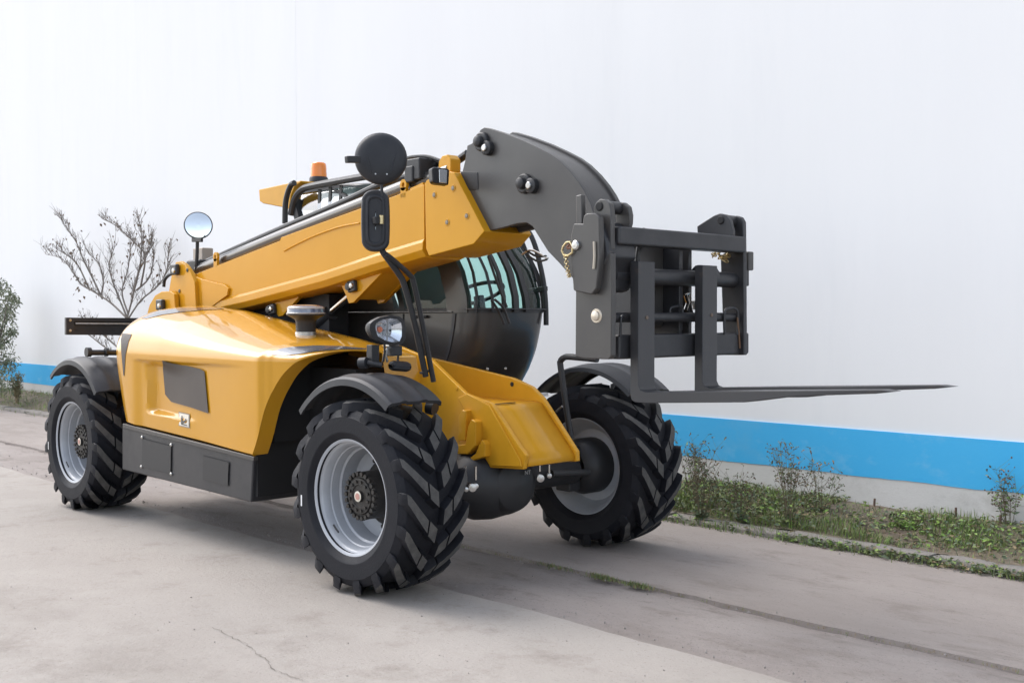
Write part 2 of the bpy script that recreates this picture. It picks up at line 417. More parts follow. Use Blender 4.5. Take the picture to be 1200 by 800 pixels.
def weed(px, base_z, stems, label, hmin, hmax, spread, low_leaves=.5, group='weeds growing on the verge by the wall', fresh=False):
    p0 = P(px[0], px[1], Z=base_z); p0.y = min(p0.y, 2.56)
    root = tag(empty('weed_plant', p0), label, 'weed', group)
    sb, lb, hb = MB(), MB(), MB()
    for i in range(stems):
        a = random.uniform(0, 2 * pi); h = random.uniform(hmin, hmax); r = spread * random.uniform(.15, 1)
        tip = p0 + Vector((cos(a) * r, sin(a) * r * .45, h)); tip.y = min(tip.y, 2.60)
        st = p0 + Vector((cos(a) * .02, sin(a) * .015, -.01)); mid = st.lerp(tip, .5) + Vector((jit(.02), jit(.01), h * .08))
        pts = spline([st, mid, tip], 5); sb.tube(pts, [.0024 * (1 - .75 * k / (len(pts) - 1)) for k in range(len(pts))], 4, False)
        for k in range(int(16 * low_leaves)):
            t = random.random() ** 2.2; q = pts[int(t * (len(pts) - 1))]; aa = random.uniform(0, 2 * pi); L = random.uniform(.024, .055) * (1.15 - .6 * t)
            lb.cur = random.choices((0, 1, 2), (5 if hmax > .1 else .6, (2 if hmax > .1 else 8) if fresh else .4, 1 if hmax > .1 else .3))[0]
            leaf(lb, q, L, L * .26, (cos(aa), sin(aa), random.uniform(-.5, .6)))
        for k in range(random.randint(6, 12) if hmax > .1 else 0):
            t = random.uniform(.45, 1); q = pts[int(t * (len(pts) - 1))]
            e = q + Vector((jit(.09), jit(.04), random.uniform(.0, .09))); e.y = min(e.y, 2.61)
            sb.tube([q, e], [.0011, .0006], 3, False)
            pebble(hb, e, random.uniform(.004, .0085))
            if random.random() < .7: leaf(lb, e, .030, .008, (jit(1), jit(1), jit(.8)))
    tag(sb.build('stem', STEMM, root, recalc=False), kind='stuff'); tag(lb.build('foliage', [GR3, GR4, GR2], root, recalc=False, smooth=False), kind='stuff'); hb.v and tag(hb.build('seed_head', SEED, root, recalc=False, smooth=False), kind='stuff')
weed((822, 604), .06, 15, 'wispy grey-green weed clump right beside the front left tyre', .22, .46, .22, .6)
weed((868, 606), .07, 9, 'low thin weed clump with few seed heads, second from the tyre', .15, .34, .13, .6)
weed((925, 612), .07, 16, 'densest tall weed bush with dark seed heads against the blue band', .26, .56, .28, .8)
weed((960, 604), .09, 9, 'thin weed leaning right with drooping leaves over the plinth', .20, .40, .20, .6)
weed((1190, 622), .10, 12, 'upright leafy weed at the right edge of the photo', .20, .42, .12, .9, fresh=True)
weed((1062, 622), .08, 40, 'short bright green weed tuft behind the kerb stones', .03, .08, .14, 1.0, fresh=True)
weed((815, 590), .09, 14, 'spindly weed with scattered seed dots close to the wall behind the tyre', .25, .48, .24, .25)
weed((1022, 596), .12, 4, 'tiny green weed sprout at the foot of the plinth', .03, .07, .05, 1.0, fresh=True)
STK = mat('stake_wood', (.14, .085, .065), .85, c2=(.10, .07, .055), vs=20)
for px, py, h, lab in ((1043, 592, .075, 'short brown stake at the foot of the plinth, nearest the tall weeds'), (1091, 601, .05, 'shortest brown stake stub at the plinth, second from the weeds'),
                       (1129, 607, .085, 'thin upright brown stake between the stub and the right-hand weed'), (1172, 618, .085, 'brown stake leaning beside the weed at the right edge')):
    p = P(px, py, Z=.13); p.y = min(p.y, 2.58); bb = MB(); lean = Vector((jit(.02) - .012, jit(.01), h))
    bb.tube([p - Vector((0, 0, .06)), p + lean * .6, p + lean * .97, p + lean], [.009, .008, .0075, .004], 7)
    tag(bb.build('wooden_stake', STK, origin=p), lab, 'stake', 'stakes along the foot of the wall')

# bare shrub behind the machine
def bare_shrub():
    Y = 2.22; root = tag(empty('bare_shrub', P(147, 440, Y=Y) * 1.0), 'nearly leafless grey shrub against the white wall behind the black bar', 'shrub')
    tb, wb, lb = MB(), MB(), MB()
    limbs = [[(147, 472), (146, 430), (147, 400), (148, 368)],
             [(148, 372), (130, 355), (112, 343), (95, 333), (85, 318), (72, 303), (54, 298)], [(120, 350), (108, 325), (98, 305), (90, 285), (80, 270), (71, 256)],
             [(148, 370), (140, 350), (132, 330), (128, 310), (134, 290)], [(149, 372), (155, 350), (160, 325), (172, 300), (178, 282)],
             [(150, 374), (165, 352), (185, 335), (195, 318), (197, 298)], [(165, 335), (170, 300), (158, 285), (150, 277), (135, 264), (121, 257)],
             [(155, 348), (164, 312), (166, 280), (163, 258)], [(150, 367), (143, 342), (150, 315), (153, 288)], [(148, 420), (125, 408), (105, 393), (92, 386)],
             [(147, 415), (130, 400), (112, 385), (97, 372)], [(160, 340), (175, 325), (180, 300), (176, 285)], [(105, 340), (92, 312), (80, 300), (66, 292)], [(118, 348), (121, 330), (116, 310), (107, 300)]]
    def twig(p, d, L, r, depth):
        n = 4; pts = [p]; dd = d.normalized()
        for i in range(n):
            dd = (dd + Vector((jit(.22), jit(.22), random.uniform(-.08, .22)))).normalized(); q = pts[-1] + dd * L / n
            q.y = min(q.y, 2.60); pts.append(q)
        wb.tube(pts, [r * (1 - .6 * i / n) for i in range(n + 1)], 4, False)
        if depth:
            for k in range(4):
                i = random.randint(1, n); twig(pts[i], dd + Vector((jit(.9), jit(.7), random.uniform(-.2, .7))), L * random.uniform(.4, .75), r * .6, depth - 1)
        elif random.random() < .13:
            leaf(lb, pts[-1], random.uniform(.03, .05), .012, (jit(.6), jit(.6), -1))
    for i, l in enumerate(limbs):
        dy = jit(.14) if i else 0
        pts = []
        for k, (x, y) in enumerate(l):
            q = P(x, y, Y=Y + dy * k / (len(l) - 1)); pts.append(q)
        sp = spline(pts, 4); r0 = .030 if i == 0 else .014
        tb.tube(sp, [r0 * (1 - .72 * k / (len(sp) - 1)) for k in range(len(sp))], 6, False)
        if i == 0: continue
        for k in range(3, len(sp)):
            for _ in range(random.choice((2, 2, 3))):
                d = (sp[k] - sp[k - 1]).normalized() + Vector((jit(.9), jit(.6), random.uniform(.0, .8)))
                twig(sp[k], d, random.uniform(.07, .23), .0040, 1)
    for x, y in ((98, 335), (93, 338), (106, 328), (112, 345), (88, 322), (150, 300), (172, 285), (168, 310), (160, 292), (178, 300), (140, 320), (101, 330), (90, 342), (95, 348), (104, 318), (84, 295), (185, 318), (145, 305), (140, 268), (163, 260), (120, 262)):
        for _ in range(2):
            q = P(x + jit(4), y + jit(4), Y=Y); leaf(lb, q, .06, .018, (jit(.6), jit(.6), -.8))
    tb.build('trunk', BARK, root, recalc=False); tag(wb.build('twig', BARK, root, recalc=False), kind='stuff')
    tag(lb.build('dry_leaf', mat('dry_leaf_paint', (.20, .13, .08), .8, c2=(.13, .10, .07), vs=9), root, recalc=False, smooth=False), kind='stuff')
bare_shrub()
# leafy bush at the left edge of the picture
def bush():
    Y = 1.95; c0 = P(-18, 470, Y=Y); root = tag(empty('leafy_bush', Vector((c0.x, c0.y, .1))), 'pale green leafy bush cut off by the left edge of the photo', 'bush')
    sb, lb = MB(), MB()
    clumps = [(-12, 335, .22), (2, 335, .16), (10, 348, .15), (-8, 360, .3), (6, 372, .18), (-15, 390, .35), (3, 395, .22), (10, 362, .12), (-5, 420, .35), (6, 425, .22), (-25, 350, .35), (-30, 400, .45), (-22, 440, .4), (4, 446, .25), (17, 352, .10), (14, 388, .10)]
    base = Vector((c0.x, c0.y, .1))
    for x, y, r in clumps:
        c = P(x, y, Y=Y + jit(.25)); sb.tube(spline([base, base.lerp(c, .5) + Vector((jit(.1), jit(.1), .2)), c], 5), [.02 - .0015 * k for k in range(11)], 5, False)
        for i in range(int(210 * r / .25)):
            d = Vector((random.gauss(0, 1), random.gauss(0, 1), random.gauss(0, .8))); d = d.normalized() * r * random.random() ** .45
            q = c + d; q.y = min(q.y, 2.6); lb.cur = random.choices((0, 1, 2), (4, 3, 2))[0]
            leaf(lb, q, random.uniform(.05, .10), .013, (jit(.8), jit(.8), random.uniform(-1.2, .2)))
    tag(sb.build('stem', BARK, root, recalc=False), kind='stuff')
    tag(lb.build('foliage', [mat('bush_leaf', (.15, .18, .11), .6, c2=(.22, .24, .16), vs=4), mat('bush_leaf_pale', (.30, .31, .22), .65), GR3], root, recalc=False, smooth=False), kind='stuff')
bush()
p0 = P(20, 470, Y=1.98); root = tag(empty('dry_weed', p0), 'dry straw-coloured weed standing in front of the leafy bush', 'weed')
sb, lb = MB(), MB()
for i in range(14):
    t = p0 + Vector((jit(.10), jit(.06), random.uniform(.25, .46))); sb.tube([p0 + Vector((jit(.04), jit(.03), -.03)), t], [.005, .002], 4, False)
    for k in range(45): leaf(lb, p0.lerp(t, random.uniform(.2, 1)) + Vector((jit(.05), jit(.04), jit(.03))), .04, .010, (jit(1), jit(1), random.uniform(-.3, 1)))
tag(sb.build('stem', GR2, root, recalc=False), kind='stuff'); tag(lb.build('foliage', [mat('straw_leaf', (.27, .235, .13), .8, c2=(.18, .17, .09), vs=8)], root, recalc=False, smooth=False), kind='stuff')
# =================================================================== THE TELEHANDLER
TH = tag(empty('telehandler', (-1.7, 0, 0)), 'yellow and black telescopic forklift handler parked on the concrete with forks lowered', 'telehandler')
L_WB, HUBZ, TRK = 3.5686, .5061, .8846

# ---------------------------------------------------------------- wheels
def wheel_meshes(sgn):
    """sgn=+1: outer face towards -Y. Returns three builders about the hub centre."""
    ty = MB(); half = [(-.165, .292), (-.188, .305), (-.206, .335), (-.214, .375), (-.211, .415), (-.203, .440), (-.186, .460), (-.150, .464), (-.08, .466), (0, .467)]
    # moulded rings on the sidewall
    prof = []
    for a, r in half:
        prof.append((a, r))
        if abs(r - .335) < 1e-6: prof += [(-.2085, .338), (-.2105, .343), (-.2095, .349)]
        if abs(r - .415) < 1e-6: prof += [(-.2115, .421), (-.2075, .426)]
    prof += [(-a, r) for a, r in prof[-2::-1]]
    prof = prof + [(.12, .288), (-.12, .288), prof[0]]
    ty.lathe([(a * sgn, r) for a, r in prof], (0, 0, 0), (0, 1, 0), 96, ref=(1, 0, 0))
    NL = 17; pitch = 2 * pi / NL
    def rtop(y): return .512 - .012 * (abs(y) / .2) ** 2.5
    def hexa(path, w0, w1):
        """path of (y, theta, rbase, rtop, halfwidth_top): a lug with sloping flanks"""
        vs = []; n = len(path)
        for y, t, rb, rt, hw in path:
            for rr, k, ex in ((rb, -1, 1.35), (rt, -1, 1), (rt, 1, 1), (rb, 1, 1.35)):
                a = t + k * hw * ex / rr; vs.append((rr * cos(a), y, rr * sin(a)))
        k0 = len(ty.v); ty.v += [Vector(p) for p in vs]
        def F(ix, m): ty.f.append([k0 + i for i in ix]); ty.m.append(m)
        for i in range(n - 1):
            a = i * 4; c = a + 4
            F((a, a + 1, c + 1, c), 0); F((a + 1, a + 2, c + 2, c + 1), 1 if (path[i][0] ** 2 > 0 and path[i][3] > .47) else 0); F((a + 2, a + 3, c + 3, c + 2), 0)
        F((0, 3, 2, 1), 0); e = (n - 1) * 4; F((e, e + 1, e + 2, e + 3), 0)
    for side in (-1, 1):
        for k in range(NL):
            t0 = k * pitch + (pitch * .5 if side > 0 else 0) + .1
            def th(y): s = .205 - abs(y); return t0 - 2.15 * s * (1 + .35 * (1 - s / .205)) 
            A = [(side * .2125, th(.205) + .012, .425, .432, .018), (side * .2125, th(.205) + .006, .44, .462, .022), (side * .2055, th(.205), .452, .492, .024)]
            A += [(side * y, th(y), .455, rtop(y), .0300 + .003 * (.2 - y) / .1) for y in (.192, .165, .135, .105, .082)]
            hexa(A, 0, 0)
            B = [(side * y, th(y), .455, rtop(y), .039) for y in (.072, .045, .018)]
            hexa(B, 0, 0)
    rm = MB()
    o = [(-.180, .290), (-.188, .300), (-.188, .307), (-.182, .311), (-.172, .308), (-.166, .296), (-.160, .283), (-.150, .275), (-.110, .268), (-.105, .262), (-.06, .255), (-.052, .245), (.030, .240), (.045, .225), (.060, .205), (.062, .10), (.062, .02)]
    rm.lathe([(a * sgn, r) for a, r in [(-.18, .290)] + o[1:] + [(.074, .02), (.074, .10), (.074, .225), (.10, .255), (.155, .272), (.168, .290), (.182, .297), (.186, .307), (.182, .311), (.172, .308), (.16, .290), (.0, .280), (-.16, .290), (-.172, .308)]], (0, 0, 0), (0, 1, 0), 72)
    hb = MB()
    hb.lathe([(a * sgn, r) for a, r in [(.062, .150), (.02, .148), (.015, .128), (-.095, .126), (-.108, .122), (-.112, .112), (-.112, .098), (-.122, .094), (-.124, .060), (-.118, .056), (-.118, .030), (-.130, .028), (-.131, .001)]], (0, 0, 0), (0, 1, 0), 40)
    for k in range(22):
        a = 2 * pi * k / 22; c = Vector((.117 * cos(a), 0, .117 * sin(a))); hb.cyl(c + Vector((0, -.124 * sgn, 0)), c + Vector((0, -.10 * sgn, 0)), .0125, 6)
    for k in range(12):
        a = 2 * pi * (k + .5) / 12; c = Vector((.077 * cos(a), 0, .077 * sin(a))); hb.cyl(c + Vector((0, -.131 * sgn, 0)), c + Vector((0, -.118 * sgn, 0)), .009, 6)
    hb.cur = 1; hb.lathe([(-.1325 * sgn, .028), (-.1335 * sgn, .026), (-.1335 * sgn, .001)], (0, 0, 0), (0, 1, 0), 24)
    hb.cur = 2; hb.lathe([(-.1350 * sgn, .018), (-.1355 * sgn, .001)], (0, 0, 0), (0, 1, 0), 20)
    for k in range(10):
        a = 2 * pi * k / 10 + .2; c = Vector((.185 * cos(a), 0, .185 * sin(a))); hb.cur = 0; hb.cyl(c + Vector((0, .048 * sgn, 0)), c + Vector((0, .064 * sgn, 0)), .012, 6)
    return ty, rm, hb
def wheel(sgn, pos, ang, steer):
    ty, rm, hb = wheel_meshes(sgn)
    w = rm.build('wheel', RIM, TH, origin=(0, 0, 0), ang=40); w.location = Vector(pos) - WO[TH.name]; w.rotation_euler = (0, 0, steer); WO[w.name] = Vector((0, 0, 0))
    t = ty.build('tyre', [RUB, TREAD], w, origin=(0, 0, 0), ang=38); t.rotation_euler = (0, ang, 0)
    h = hb.build('hub', [HUBM, CREAM, RED], w, origin=(0, 0, 0), ang=40)
    s = MB(); s.tube([(-.235 * cos(k * .12 + .9), -.165 * sgn, -.235 * sin(k * .12 + .9)) for k in range(-1, 2)], .005, 6); s.build('valve_stem', BLK, w)
    a = pi + .13
    s = MB()
    for i in range(2): pass
    vs = []
    for rr, yy in ((.365, -.2155), (.400, -.2150)):
        for q in (-.012, .012): vs.append((rr * cos(a) - q * sin(a) * .8, yy * sgn, rr * sin(a) + q * cos(a) * .8))
    for i in range(len(vs)):
        pass
    s.add([(-.385 - .006, -.2165 * sgn, -.085), (-.385 + .006, -.2165 * sgn, -.085), (-.385 + .006, -.2165 * sgn, -.025), (-.385 - .006, -.2165 * sgn, -.025)], [[0, 1, 2, 3]])
    s.build('sticker', WHITE, w, recalc=False, smooth=False)
    return w, t, h
w1, t1, h1 = wheel(1, (0, -TRK, HUBZ), .0, .038)
w2, t2, h2 = wheel(-1, (0, TRK, HUBZ), .06, .038)
def copy_wheel(src, pos, ang):
    c = src.copy(); col.objects.link(c); c.location = Vector(pos) - WO[TH.name]; c.rotation_euler = (0, 0, 0)
    for ch in list(src.children):
        d = ch.copy(); col.objects.link(d); d.parent = c
        if ch.name.startswith('tyre'): d.rotation_euler = (0, ang, 0)
    return c
copy_wheel(w1, (-L_WB, -TRK, HUBZ), .1); copy_wheel(w2, (-L_WB, TRK, HUBZ), .2)

# ---------------------------------------------------------------- fenders
def fender(X0, y_out, y_in, a0, a1, R, lipdrop=.045):
    rows = []; n = 26
    prof = [(0, -lipdrop), (.004, -.012), (.02, .0), (.07, .006), (.085, .014), (.11, .014), (.125, .006), (.20, .006), (.215, .014), (.24, .014), (.255, .006), (.33, .0), (.352, -.010), (.36, -.035)]
    w = (y_in - y_out)
    for i in range(n + 1):
        a = radians(a0 + (a1 - a0) * i / n); d = 1
        rows.append([(X0 + (R + h) * cos(a), y_out + w * (u / .36), HUBZ + (R + h) * sin(a)) for u, h in prof])
    inner = []
    for i in range(n + 1):
        a = radians(a0 + (a1 - a0) * i / n)
        inner.append([(X0 + (R + h - (.020 if 0 < j < len(prof) - 1 else 0)) * cos(a), y_out + w * ((u + (.014 if j == 0 else -.014 if j == len(prof) - 1 else 0)) / .36), HUBZ + (R + h - (.020 if 0 < j < len(prof) - 1 else 0)) * sin(a)) for j, (u, h) in enumerate(prof)])
    b = MB(); loop = [r + q[::-1] for r, q in zip(rows, inner)]
    b.grid(loop, closed=True); m = len(loop[0])
    for r in (loop[0], loop[-1]):
        b.add(r, [[j, j + 1, m - 2 - j, m - 1 - j] for j in range(m // 2 - 1)])
    return b.build('fender', PLAS, TH, ang=30)
fender(0.0, -1.09, -.735, 136, 54, .628)
fender(0.0, 1.09, .705, 136, 50, .628)
fender(-L_WB, -1.09, -.70, 128, 40, .628)
fender(-L_WB, 1.09, .70, 128, 40, .628)

# ---------------------------------------------------------------- hood (engine cover)
ZT = [(-3.5, 1.522), (-3.38, 1.522), (-2.8, 1.530), (-2.25, 1.489), (-1.59, 1.396), (-.91, 1.310), (-.59, 1.258), (-.36, 1.218), (-.2, 1.19)]
YS = [(-3.48, -.37), (-3.45, -.40), (-3.38, -.53), (-3.25, -.70), (-3.12, -.86), (-3.04, -.945), (-2.98, -.985), (-2.92, -1.01), (-2.84, -1.025), (-2.72, -1.03), (-1.10, -1.03), (-1.0, -1.015), (-.9, -.985), (-.744, -.95), (-.63, -.90), (-.55, -.84), (-.36, -.70), (-.25, -.60)]
ZB = [(-3.5, .72), (-2.8, .712), (-1.045, .632), (-1.03, .70), (-.985, .85), (-.94, .915), (-.88, .99), (-.80, 1.09), (-.744, 1.152), (-.69, 1.182), (-.63, 1.205), (-.56, 1.226), (-.36, 1.246), (-.25, 1.244)]
YIN = -.35
AP = [(295.5, 533, -1.03), (298.5, 524, -1.03), (302.5, 510, -1.028), (306, 495, -1.02), (310, 480, -1.01), (315, 467, -1.0), (320, 457, -.988), (330, 440.5, -.97), (342.5, 427.5, -.945), (351, 422.5, -.92), (360, 419, -.895), (380, 414, -.83), (405, 411, -.74), (427, 411, -.66), (446, 412, -.60)]
AP = spline([P(x, y, Y=Y) for x, y, Y in AP], 3)
AX0 = AP[0].x
ZB = [(-3.5, .72), (-2.8, .712)] + [(AX0 - .001, .6365)] + [(p.x, p.z) for p in AP]
YS = [q for q in YS if q[0] < -1.2] + [(AX0 - .05, -1.03)] + [(p.x, p.y) for p in AP]
XEND = AP[-1].x
def hood_pt(x, s):
    """s: 0 bottom .. 1 fold line .. 2 inner top edge"""
    zb, zt, ys = lerp(x, ZB), lerp(x, ZT), lerp(x, YS)
    zc = max(1.185, zb + .004)
    if x < -2.9: zc = 1.185
    if s <= 1:
        z = zb + (zc - zb) * s; y = ys; xo = x; x = x + .16 * (1 - s) ** 1.3 * sstep(-2.45, -3.0, x)
        if x < -1.0:
            u = sstep(1.160, 1.135, z)                       # the flank steps in below the crease
            e = sstep(-2.62, -2.50, x) * sstep(AX0 - .02, AX0 - .75, x); y += .022 * u * e
            # pocket round the mesh window: deep at its rear edge, flush at its front edge
            xr = -2.46 - .10 * (z - .95); xf = -1.78
            zz = sstep(.780 - .03 * (x + 2.2), .815 - .03 * (x + 2.2), z) * sstep(1.135 - .05 * (x + 2.2), 1.10 - .05 * (x + 2.2), z)
            y += .045 * sstep(xr, xr + .075, x) * (1 - sstep(xr + .075, xf + .1, x)) * zz
        return Vector((x, y, z))
    t = (s - 1) * pi / 2; n = 2.25
    y = YIN + (ys - YIN) * max(cos(t), 0) ** (2 / n); z = zc + (zt - zc) * sin(t) ** (2 / n)
    return Vector((x, y, z))
xs = [-3.48, -3.45, -3.40, -3.34, -3.28, -3.2, -3.1, -3.04, -2.98, -2.95, -2.92, -2.89, -2.86, -2.82, -2.78, -2.72] + [-2.66 + .03 * i for i in range(53)] 
xs = [x for x in xs if x < AX0 - .015] + [AX0 - .012, AX0 - .001] + [p.x for p in AP]
ss = [i / 72 for i in range(73)] + [1 + i / 28 for i in range(1, 29)]
rows = [[hood_pt(x, s) for s in ss] for x in xs]
hb_ = MB().grid(rows)
fold = [hood_pt(x, 0) for x in xs if x >= AX0 - 1e-6]
hb_.grid([fold, [p + Vector((-.004, .012, -.004)) for p in fold], [p + Vector((0, .105, .0)) for p in fold]])
lowe = [hood_pt(x, 0) for x in xs if x <= AX0]
hb_.grid([lowe, [p + Vector((0, .02, -.012)) for p in lowe]])
tope = [hood_pt(x, 2) for x in xs]
hb_.grid([tope, [p + Vector((0, .012, -.006)) for p in tope], [p + Vector((0, .014, -.12)) for p in tope]])
endr = [hood_pt(XEND, q) for q in ss]
hb_.grid([endr, [Vector((XEND + .012, p.y, p.z - .006)) for p in endr], [Vector((XEND + .04, p.y + .02, 1.0)) for p in endr]])
hood = hb_.build('hood', HOODP, TH, ang=28)
BV = BVHTree.FromPolygons([Vector(v) for r in rows for v in r], [[i * len(ss) + j, (i + 1) * len(ss) + j, (i + 1) * len(ss) + j + 1, i * len(ss) + j + 1] for i in range(len(rows) - 1) for j in range(len(ss) - 1)])
def on_hood(x, y, off=.003):
    d = ray(x, y).normalized(); h = BV.ray_cast(CAM, d)
    if h[0] is None: return None
    n = h[1] if h[1].dot(d) < 0 else -h[1]
    return h[0] + n * off
def hood_patch(name, quad, m, nu=14, nv=5, off=.003, thick=.004):
    """a panel that lies on the hood: quad = two long edges given as pixel polylines"""
    rows = []
    for i in range(nu + 1):
        u = i / nu; a, c = [], []
        def pl(l):
            t = u * (len(l) - 1); k = min(int(t), len(l) - 2); f = t - k
            return l[k][0] + (l[k + 1][0] - l[k][0]) * f, l[k][1] + (l[k + 1][1] - l[k][1]) * f
        (x0, y0), (x1, y1) = pl(quad[0]), pl(quad[1])
        r = [on_hood(x0 + (x1 - x0) * j / nv, y0 + (y1 - y0) * j / nv, off) for j in range(nv + 1)]
        if all(q is not None for q in r): rows.append(r)
    return MB().grid(rows).build(name, m, hood, ang=60) if len(rows) > 1 else None
def meshmat():
    m = mat('perforated_mesh', (.115, .098, .082), .5)
    nt = m.node_tree; b = nt.nodes['Principled BSDF']; tc = nt.nodes.new('ShaderNodeTexCoord')
    v = nt.nodes.new('ShaderNodeTexVoronoi'); v.inputs['Scale'].default_value = 120; v.inputs['Randomness'].default_value = .1
    nt.links.new(tc.outputs['Object'], v.inputs['Vector'])
    r = nt.nodes.new('ShaderNodeMapRange'); r.inputs[1].default_value = .25; r.inputs[2].default_value = .55
    nt.links.new(v.outputs['Distance'], r.inputs[0])
    mx = nt.nodes.new('ShaderNodeMix'); mx.data_type = 'RGBA'; mx.inputs[6].default_value = (.035, .03, .027, 1); mx.inputs[7].default_value = (.15, .13, .11, 1)
    nt.links.new(r.outputs[0], mx.inputs[0]); nt.links.new(mx.outputs[2], b.inputs['Base Color']); return m
MESH = mat('grille_mesh', (.070, .056, .047), .6, c2=(.088, .072, .060), vs=3, bump=.25, bs=420)
hood_patch('side_grille', [[(191.5, 422), (214, 427), (236, 432), (241, 435)], [(195, 462), (202, 470.5), (225, 477), (245.5, 484)]], MESH, 12, 8, off=.009)
hood_patch('corner_grille', [[(144, 388), (142, 398), (142.5, 412), (145, 440)], [(156, 389), (151, 400), (147.5, 415), (146, 440)]], MESH, 12, 3)
hood_patch('hood_insert', [[(316, 413.5), (330, 408.5), (345, 406.5), (370, 405), (400, 405.8), (429, 408.5)], [(320, 416), (335, 416.5), (350, 415), (370, 412), (400, 409.5), (429, 409.6)]], INSERT, 24, 4)
hood_patch('hood_insert', [[(166, 373), (186, 364.5), (210, 361.2), (240, 360.5), (262, 361.5)], [(172, 373.5), (190, 369), (212, 366), (238, 363.5), (262, 362.3)]], INSERT, 20, 3)
# small warning plate with a pictogram
DARKPRINT = mat('dark_print', (.09, .085, .075), .6)
dq = [(210, 482), (223, 485), (223, 501.5), (210, 498.5)]
def decal(q, off, m, name, parent, thick=None):
    pts = [on_hood(x, y, off) for x, y in q]; return MB().add(pts, [list(range(len(q)))]).build(name, m, parent, recalc=False, smooth=False)
pl_ = decal(dq, .004, mat('plate_edge', (.22, .18, .14), .4), 'warning_plate', hood)
WO[pl_.name] = WO[pl_.name]
def sub(q, off, m, name): return decal([(210 + 13 * u, 482 + 16.5 * v + 3 * u * (1)) for u, v in q], off, m, name, pl_)
sub([(.08, .07), (.92, .07), (.92, .93), (.08, .93)], .0055, CREAM, 'plate_face')
for q in ([(.24, .38), (.36, .40), (.40, .80), (.22, .78)], [(.36, .62), (.62, .50), (.70, .56), (.44, .76)], [(.24, .78), (.80, .80), (.80, .87), (.24, .86)], [(.26, .28), (.38, .28), (.38, .37), (.26, .37)], [(.60, .42), (.72, .42), (.72, .54), (.60, .54)]):
    sub(q, .007, DARKPRINT, 'pictogram')

# ---------------------------------------------------------------- side skirt (tank)
SK = MB(); yk = -1.015
pts = [P(143, 498, Y=yk), P(143, 550, Y=yk), P(294, 588.5, Y=yk), P(297, 535, Y=yk)]
SK.prism(pts, (0, .62, 0)); skirt = SK.build('side_tank', GREY2, TH, bev=.010)
b = MB(); b.prism([P(143.5, 496, Y=yk - .012), P(143.5, 501, Y=yk - .012), P(297, 540, Y=yk - .012), P(297.5, 535, Y=yk - .012)], (0, .03, 0)); b.build('trim_rail', GREY, skirt, bev=.004)
for q in ([(167, 513), (202, 522), (201.5, 556), (166.5, 547)], [(238, 533), (269.5, 541), (268.5, 569.5), (238, 562)]):
    b = MB(); o = PL(q, Y=yk - .002); c = sum(o, Vector()) / 4; inn = [c + (p - c) * .96 for p in o]; deep = [p + Vector((0, .035, 0)) for p in inn]
    b.add(o + inn, [[0, 1, 5, 4], [1, 2, 6, 5], [2, 3, 7, 6], [3, 0, 4, 7]]); b.add([p - Vector((0, .006, 0)) for p in inn], [[0, 1, 2, 3]])
    b.build('tank_grille', BLK, skirt, recalc=False, smooth=False)
for x, y in ((167.5, 512), (201.5, 521), (166.5, 546.5), (201.5, 555)):
    c = P(x, y, Y=yk); MB().lathe([(0, .011), (.008, .011), (.013, .007), (.014, 0)], c, (0, -1, 0), 12).build('bolt', STEEL, skirt)
# wheel arch liner and underbody
b = MB(); b.box((-.80, -.50, .98), (.56, .30, .32)); b.box((-1.07, -.65, .80), (.06, .68, .84)); b.box((-2.4, -.18, .72), (2.7, .78, .46)); b.box((-.48, -.06, .72), (1.2, .34, .42))
b.box((-2.0, -.55, .95), (2.0, .7, .5)); b.box((-.70, -.10, .78), (1.3, .28, .32))
b.build('underbody', DARK, TH, smooth=False)

# ---------------------------------------------------------------- chassis nose
YN, YF = -.27, .15
nose = [(.478, .623), (.500, .700), (.445, .745), (.258, .930), (.222, .965), (.004, 1.010), (-.30, 1.192), (-.62, 1.270), (-1.0, 1.27), (-1.0, .70), (-.3, .62), (.15, .62), (.219, .607)]
def side_plate(Y, pts, th, name='chassis_plate', m=YEL2, parent=TH, bev=.006):
    return MB().prism([(x, Y, z) for x, z in pts], (0, th, 0)).build(name, m, parent, bev=bev)
np_ = side_plate(YN, nose, .03)
far = [(.506, .634), (.503, .69), (.236, .975), (.145, 1.037), (-.014, 1.081), (-.813, 1.186), (-1.3, 1.24), (-1.3, .7), (-.3, .62), (.4, .62)]
side_plate(YF - .03, far, .03)
# raised doubler on the near plate, with its lugs
dbl = PL([(536, 466), (547, 461), (573, 474.5), (609, 538), (611, 547), (574, 545.5), (568, 536), (556, 500)], Y=YN - .012)
MB().prism(dbl, (0, .013, 0)).build('stiffener_plate', YEL2, np_, bev=.005)
for q, d in (([(537, 488), (541, 480), (546, 481), (545, 516), (536, 517)], .05), ([(548, 500), (552, 491), (557, 494), (557, 522), (548, 532), (536, 532), (533, 522), (545, 520)], .06), ([(561, 521), (565, 515), (568, 520), (568, 535), (548, 541.5), (548, 538), (557, 531)], .05)):
    MB().prism(PL(q, Y=YN - d), (0, d - .008 if d > .055 else d + .002, 0)).build('tie_down_lug', YEL2, np_, bev=.006)
for x, y in ((535, 455), (535, 526)):
    MB().lathe([(0, .012), (.004, .011), (.005, 0)], P(x, y, Y=YN - (.0 if y < 500 else .062)), (0, -1, 0), 12).build('bolt', YEL2 if y < 500 else BLK, np_)
MB().lathe([(0, .014), (.004, .012), (.004, 0)], P(600, 450, Y=YF - .031), (0, -1, 0), 14).build('bolt_hole', DARK, TH)
